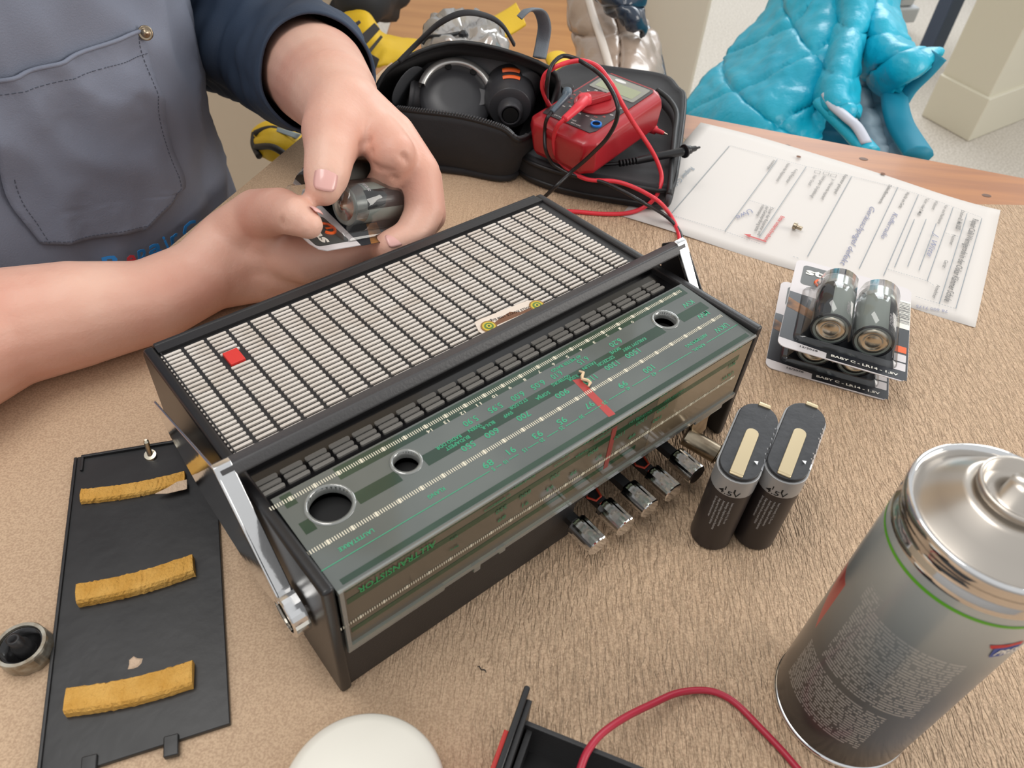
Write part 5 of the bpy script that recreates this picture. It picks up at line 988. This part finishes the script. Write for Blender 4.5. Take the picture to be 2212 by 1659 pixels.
for P, r_, m_ in ((((1776, 220, 1.06), (1800, 245, 1.04), (1830, 275, 1.02), (1862, 310, 1.0), (1880, 330, .99)), .013, m_tq), (((1786, 205, 1.05), (1800, 228, 1.03), (1830, 255, 1.01), (1852, 275, 1.0), (1872, 310, .99)), .007, mat('pale_zip_tape', (196, 200, 212), .5)),
                  (((1845, 95, 1.22), (1862, 135, 1.20), (1895, 180, 1.18), (1928, 214, 1.15)), .005, mat('grey_zip_tape', (120, 130, 138), .5)),
                  (((1932, 205, 1.15), (1935, 235, 1.12), (1945, 270, 1.10), (1962, 300, 1.07), (1985, 335, 1.04)), .017, m_tq2), (((2028, 118, 1.15), (2000, 150, 1.15), (1965, 185, 1.15), (1945, 215, 1.15)), .014, m_tq2)):
    MB().tube(catmull([atd(*p) for p in P], 6), r_, 10, flat=.6).build('hem_edge', m_, jt, smooth=True)
tag(cloth([[(1500, 245, 1.24), (1515, 210, 1.26), (1545, 180, 1.28)], [(1490, 262, 1.22), (1508, 255, 1.23), (1540, 240, 1.24)]], mat('bright_blue_cloth', (0, 112, 200), .5), 'blue_cloth', None, .006, 6, 6, .006, 1, 1), 'bright blue cloth corner peeking out left of the turquoise jacket', 'cloth')
# ================================================================== PERSON
def hit_prep():
    tdir = nrm(V(.63, .77, 0)); ndir = V(tdir[1], -tdir[0], 0)
    return V(-.470, .545, 0), tdir, ndir
TC, TT, TN = hit_prep(); TA, TBb = .205, .150
def tors(th, z, off=0.):
    c = TC-TN*.10*(z-.05)      # leaning back a little
    w = 1-.10*max(0, -z)/.3
    return c+TT*(TA*w+off)*math.copysign(abs(math.cos(th))**.85, math.cos(th))+TN*(TBb+off)*math.copysign(abs(math.sin(th))**.85, math.sin(th))+V(0, 0, z)
def folds(p, k=1.):
    q = Vector(tuple(p)); return k*(.0075*mnoise.noise(Vector((q[0]*9, q[1]*9, q[2]*7)))+.0055*(1-abs(mnoise.noise(Vector((q[0]*20+q[2]*11, q[1]*20, q[2]*9))))*2.2)+.0022*mnoise.noise(Vector((q[0]*46-q[2]*22, q[1]*46, q[2]*22))))
def hit(px, py, off=0.):
    d = ray(px, py); d = d/np.linalg.norm(d); best = None; t = .45
    while t < 1.1:
        p = CAMP+d*t; z = p[2]; c = TC-TN*.10*(z-.05); w = 1-.10*max(0, -z)/.3; q = p-c; a = abs(q@TT)/(TA*w+off); b = abs(q@TN)/(TBb+off)
        if a**(2/.85)+b**(2/.85) < 1: return p
        t += .0015
    return None
person = thing('person', 'person in a grey-blue apron and dark blue top tearing open a battery pack', 'person', V(TC[0], TC[1], FZ))
m_skin = mat('skin', (226, 182, 162), .48, bump=.35, bscale=420, bdist=.0007, rgb2=(212, 154, 134), cscale=16, sss=.12, cramp=(.35, .75), cdetail=5)
m_nail = mat('fingernail', (226, 174, 166), .25, coat=.3)
SK = MB()
def chain(pts):     # pts: (point, radius) closed rounded cones that overlap
    P = [np.array(p[0]) for p in pts]; Rr = [p[1] for p in pts]
    for p, r_ in zip(P, Rr): SK.sphere(p, r_, 20, 12)
    for a, b, ra, rb in zip(P[:-1], P[1:], Rr[:-1], Rr[1:]):
        n_ = 6; SK.tube([a+(b-a)*k/n_ for k in range(n_+1)], [ra+(rb-ra)*k/n_ for k in range(n_+1)], 20)
D_ = lambda px, py, D, r_: (atd(px, py, D), r_)
Z_p = lambda px, py, z, r_: (at(px, py, z), r_)
# trunk and upper arms inside the clothes
G = [[tors(2*pi*j/40, z, -.015) for j in range(40)] for z in np.linspace(-.35, .42, 16)]
mbk = len(SK.v); SK.grid(G, closed_u=True); SK.f.append(tuple(range(mbk, mbk+40))[::-1]); SK.f.append(tuple(range(len(SK.v)-40, len(SK.v))))
sh_r = TC-TT*.17+TN*.02+V(0, 0, .36)
chain([(sh_r, .06), (TC-TT*.22+TN*.10+V(0, 0, .18), .048), (at(-330, 840, .046), .043), (at(-150, 780, .042), .0415), (at(0, 712, .038), .0378), (at(160, 680, .036), .0345), (at(320, 654, .030), .0282), (at(440, 596, .030), .0262)])
# left arm (upper in the picture)
chain([(TC+TT*.10+TN*.0+V(0, 0, .36), .045), D_(440, 10, .86, .040), D_(575, 82, .82, .040), D_(640, 132, .76, .040), D_(688, 167, .70, .0405), D_(722, 208, .62, .0320), D_(742, 245, .572, .0262)])
# left hand
chain([D_(742, 245, .572, .0262), D_(722, 285, .552, .0215), D_(712, 335, .532, .0160), D_(705, 380, .522, .0145), D_(700, 406, .517, .0115)])                 # thumb
chain([D_(748, 240, .572, .0235), D_(812, 290, .560, .0165), D_(850, 333, .541, .0152), D_(838, 380, .552, .0118), D_(812, 408, .560, .0095)])        # index
chain([D_(755, 238, .578, .0240), D_(848, 292, .570, .0160), D_(905, 375, .556, .0150), D_(918, 455, .552, .0135), D_(890, 512, .545, .0128), D_(840, 534, .540, .0112)])  # middle
chain([D_(752, 240, .585, .0240), D_(845, 290, .588, .0155), D_(912, 385, .580, .0145), D_(926, 465, .576, .0130), D_(880, 520, .572, .0110)])
chain([D_(748, 245, .592, .0230), D_(830, 300, .605, .0145), D_(890, 390, .602, .0130), D_(905, 462, .598, .0115), D_(862, 508, .592, .0098)])
chain([D_(740, 265, .565, .0200), D_(785, 285, .562, .0165), D_(812, 300, .563, .0150)])      # web of the thumb
# right hand
chain([(at(440, 596, .030), .0262), (at(525, 548, .036), .0235), (at(600, 545, .040), .0205), (at(672, 562, .048), .0168), (at(738, 552, .056), .0142), (at(792, 531, .061), .0114)])   # index
chain([(at(440, 590, .034), .0250), (at(500, 520, .044), .0230), (at(556, 465, .068), .0180), (at(606, 455, .090), .0148), (at(640, 468, .101), .0122), (at(667, 486, .102), .0090)])  # thumb
chain([(at(450, 600, .028), .0240), (at(540, 580, .026), .0210), (at(620, 585, .028), .0180), (at(690, 580, .032), .0145), (at(745, 562, .036), .0122), (at(775, 548, .038), .0105)])   # middle
chain([(at(450, 605, .024), .0220), (at(545, 598, .0215), .0190), (at(620, 600, .020), .0165), (at(672, 592, .022), .0140), (at(715, 570, .024), .0115)])
chain([(at(455, 605, .022), .0205), (at(540, 602, .0185), .0165), (at(600, 600, .0165), .0145), (at(640, 585, .0165), .0125), (at(672, 568, .0175), .0105)])
chain([(at(510, 530, .042), .0230), (at(560, 505, .052), .0195), (at(592, 512, .055), .0165)])
me = bpy.data.meshes.new('b'); me.from_pydata(SK.v, [], SK.f); tmp = bpy.data.objects.new('b', me); COL.objects.link(tmp)
rm = tmp.modifiers.new('r', 'REMESH'); rm.mode = 'VOXEL'; rm.voxel_size = .0022; rm.use_smooth_shade = True
sm = tmp.modifiers.new('s', 'SMOOTH'); sm.factor = .6; sm.iterations = 7
dg = bpy.context.evaluated_depsgraph_get(); ev = tmp.evaluated_get(dg); body_me = bpy.data.meshes.new_from_object(ev); bpy.data.objects.remove(tmp)
body_me.name = 'body'; vv = np.empty(len(body_me.vertices)*3); body_me.vertices.foreach_get('co', vv); vv = vv.reshape(-1, 3)
# creases at the knuckles: shallow grooves across the fingers
nn = np.empty(len(vv)*3); body_me.vertices.foreach_get('normal', nn); nn = nn.reshape(-1, 3)
def groove(p, q, w, dep, ext=1.):
    global vv
    ab = q-p; L2 = ab@ab; t = np.clip(((vv-p)@ab)/L2, 0, 1); d2 = np.linalg.norm(vv-(p+t[:, None]*ab), axis=1); fall = np.exp(-(d2/w)**2)*(1-.6*np.abs(2*t-1)**2)
    vv = vv-nn*(fall*dep)[:, None]
for a, b, w_, dep in ((atd(776, 316, .537), atd(812, 296, .540), .0022, .0026), (atd(784, 340, .535), atd(820, 318, .535), .0018, .0016), (atd(798, 356, .537), atd(850, 372, .530), .0020, .0022),
                      (atd(868, 330, .525), atd(880, 352, .532), .0022, .0028), (atd(862, 396, .538), atd(842, 372, .535), .0018, .0018), (atd(893, 432, .535), atd(905, 440, .537), .0014, .0012),
                      (atd(672, 345, .517), atd(745, 350, .517), .0022, .0008), (atd(672, 356, .516), atd(745, 360, .516), .0015, .0006),
                      (at(608, 470, .106), at(606, 494, .098), .0022, .0024), (at(622, 472, .108), at(619, 496, .100), .0016, .0014), (at(636, 476, .109), at(633, 498, .102), .0014, .0012), (at(600, 500, .072), at(640, 508, .068), .0025, .0030),
                      (atd(640, 265, .60), atd(745, 228, .555), .0060, .0012)): groove(np.array(a), np.array(b), w_, dep)
body_me.vertices.foreach_set('co', (vv-ORIG[person.name]).ravel()); body_me.update(); body_me.shade_smooth(); body_me.materials.clear(); body_me.materials.append(m_skin)
body = bpy.data.objects.new('body', body_me); COL.objects.link(body); body.parent = person; ORIG[body.name] = ORIG[person.name]
def nail(c, along, r_, w_, l_, view=None):
    a_ = nrm(along); n_ = nrm((CAMP-c) if view is None else view); n_ = nrm(n_-a_*(n_@a_)); s_ = np.cross(a_, n_); G = []
    for i in range(9):
        u_ = i/8; row = []; ww_ = w_*(1-.25*(2*u_-1)**4)
        for j in range(9):
            v_ = j/8*2-1; row.append(c+a_*(u_-.5)*l_*(1-.12*v_*v_)+n_*(r_*math.cos(v_*.8*ww_/r_)-.0008*(u_-.5)**2*4)+s_*(r_*math.sin(v_*.8*ww_/r_)))
        G.append(row)
    MB().grid(G).build('fingernail', m_nail, person, smooth=True, solid=.0006)
nail(atd(702, 397, .5185), atd(700, 412, .518)-atd(706, 370, .522), .0122, .0092, .0165)
nail(atd(847, 536, .540), atd(830, 537, .541)-atd(870, 528, .545), .0112, .0068, .0110, V(0, -.45, .9))
nail(at(671, 477, .1035), at(680, 492, .102)-at(652, 468, .101), .0084, .0046, .0090, V(.5, .4, .75))
# ---- apron
m_apron = mat('grey_blue_twill', (128, 134, 150), .8, bump=.5, bscale=900, bdist=.0005, rgb2=(112, 117, 132), cscale=7, cramp=(.3, .7))
ths = np.linspace(-.35, pi+.3, 90); zs = np.linspace(-.40, .40, 90)
G = []
for z in zs:
    row = []
    for th in ths:
        p = tors(th, z, .004); row.append(p+nrm(V(*(p-TC)[:2], 0))*folds(p, 1.3))
    G.append(row)
MB().grid(G).build('apron', m_apron, person, smooth=True, solid=.0012)
def surf(px, py, lift=.006):
    p = hit(px, py, .004)
    if p is None: p = atd(px, py, .7)
    o_ = nrm(V(*(p-TC)[:2], 0)); return p+o_*(folds(p, 1.3)+lift)
Lb = [(-30, 170), (-25, 230), (-20, 300), (0, 390), (20, 440), (50, 480), (82, 520)]
Rb = [(284, 62), (308, 150), (318, 200), (342, 285), (374, 392), (352, 418), (290, 489)]
Lc, Rc = catmull([V(*p, 0) for p in Lb], 5), catmull([V(*p, 0) for p in Rb], 5); G = []
for a, b in zip(Lc, Rc):
    row = []
    for k in range(28):
        u_ = k/27; p = a*(1-u_)+b*u_; bow = 14*math.sin(u_*pi) if a is Lc[0] or True else 0
        row.append(surf(p[0], p[1]+bow*.3, .0045))
    G.append(row)
pk = MB().grid(G).build('apron_pocket', m_apron, person, smooth=True, solid=.0012)
m_seam = mat('seam_thread', (74, 78, 90), .8)
hem = [G[0][k] for k in range(28)]; MB().tube([p+nrm(V(*(p-TC)[:2], 0))*.0006 for p in hem], .0015, 8).build('pocket_hem', m_apron, pk, smooth=True)
st_m = MB()
def stitches(P, inset=0):
    for a, b in zip(P[:-1], P[1:]):
        L_ = np.linalg.norm(b-a); n_ = max(1, int(L_/.0024))
        for k in range(n_):
            p, q = a+(b-a)*(k/n_), a+(b-a)*((k+.6)/n_); st_m.tube([p, q], .0003, 4)
lift = lambda p: p+nrm(V(*(p-TC)[:2], 0))*.0009
stitches([lift(G[3][k]) for k in range(28)]); stitches([lift(r_[26]) for r_ in G]); stitches([lift(G[-2][k]) for k in range(28)]); stitches([lift(r_[2]) for r_ in G[15:]])
st_m.build('stitching', m_seam, pk, kind='stuff')
rv = surf(279, 69, .0075); rn = nrm(CAMP-rv); rx = nrm(np.cross(rn, (0, 0, 1)))
MB().lathe([(.0052, -.002), (.0052, .0), (.0044, .0012), (.0038, .0004), (.0030, .0010), (.0016, .0026), (.0001, .0030)], Fr(rv, rx, np.cross(rn, rx), rn), 24, caps=False).build('pocket_rivet', M['steel'], pk, smooth=True)
em = mat('blue_embroidery', (40, 130, 200), .6); em_r = mat('red_embroidery', (190, 50, 60), .6)
def emb(ch, c0, c1, m_):
    mb = MB(); a, b = surf(*c0, .0105), surf(*c1, .0105); up_ = surf((c0[0]+c1[0])/2-8, (c0[1]+c1[1])/2-30, .0085)-(a+b)/2
    text(mb, ch, a, b, .0125, up_, .0, .1, .02); mb.build('embroidered_letter', m_, person, solid=.0006)
xs0 = [(194, 561), (236, 546), (262, 537), (290, 527), (318, 517), (330, 511), (360, 497), (396, 482), (420, 470)]
for i, ch in enumerate('RepairCa'):
    c0 = xs0[i]; c1 = (xs0[i+1][0]-(6 if ch != 'r' else 12), xs0[i+1][1]+3); emb(ch, c0, c1, em_r if ch in 'e' else em)
# ---- dark blue top: trunk shell at the back and the left sleeve
m_top = mat('dark_blue_jersey', (52, 68, 90), .75, bump=.4, bscale=1200, bdist=.0004, rgb2=(36, 48, 66), cscale=9)
th2 = np.linspace(pi+.2, 2*pi+.65, 40); G = [[tors(th, z, .0)+nrm(V(*(tors(th, z)-TC)[:2], 0))*folds(tors(th, z), .8) for th in th2] for z in np.linspace(-.38, .40, 30)]
MB().grid(G).build('shirt_trunk', m_top, person, smooth=True, solid=.0015)
sl_ = [(TC+TT*.10+V(0, 0, .38), .075), D_(400, -30, .87, .068), D_(480, 30, .85, .062), D_(560, 80, .82, .0600), D_(620, 118, .785, .0580), D_(660, 146, .74, .0525), D_(689, 166, .700, .0470)]
P = catmull([p[0] for p in sl_], 10); Rr = [float(x[0]) for x in catmull([V(p[1], 0, 0) for p in sl_], 10)]
G = []; t0 = nrm(P[1]-P[0]); u = nrm(np.cross(t0, (0, 0, 1)))
for i, p in enumerate(P):
    t = nrm(P[min(i+1, len(P)-1)]-P[max(i-1, 0)]); u = nrm(u-t*u.dot(t)); w = np.cross(t, u); row = []
    end = i/(len(P)-1)
    for j in range(64):
        a_ = 2*pi*j/64; d_ = u*math.cos(a_)+w*math.sin(a_); q = p+d_*Rr[i]; f_ = (1-.75*max(0, (end-.86)/.14))*(.011*mnoise.noise(Vector((q[0]*17, q[1]*10, q[2]*22)))+.006*mnoise.noise(Vector((i*.26, math.cos(a_)*1.7, math.sin(a_)*1.7))))
        row.append(q+d_*f_)
    G.append(row)
MB().grid(G, closed_u=True).build('sleeve', m_top, person, smooth=True, solid=.0015)
rs0 = TC-TT*.21+TN*.07+V(0, 0, .22)
MB().tube(catmull([TC-TT*.12+V(0, 0, .38), sh_r, rs0], 6), [.07, .07, .07, .07, .068, .066, .064, .063, .062, .061, .060, .060, .060], 32, caps=False).build('sleeve', m_top, person, smooth=True, solid=.0015)
cu = [G[-1][j] for j in range(64)]; MB().tube(cu+[cu[0]], .0016, 8, caps=False).build('cuff_seam', m_top, person, smooth=True)
# ---- the pack held in the hands
P1_ = atd(735, 445, .532); ydir = nrm(V(-.61, -.73, .27)); xdir = nrm(V(-.755, .64, .11)); xdir = nrm(xdir-ydir*(xdir@ydir)); nd = np.cross(xdir, ydir)
o0 = P1_+xdir*.013-ydir*.0665-nd*.0142
tw = blister(Fr(o0, xdir, ydir, nd), 'clear blister pack of two silver cells being torn open in the two hands', None, True, True)
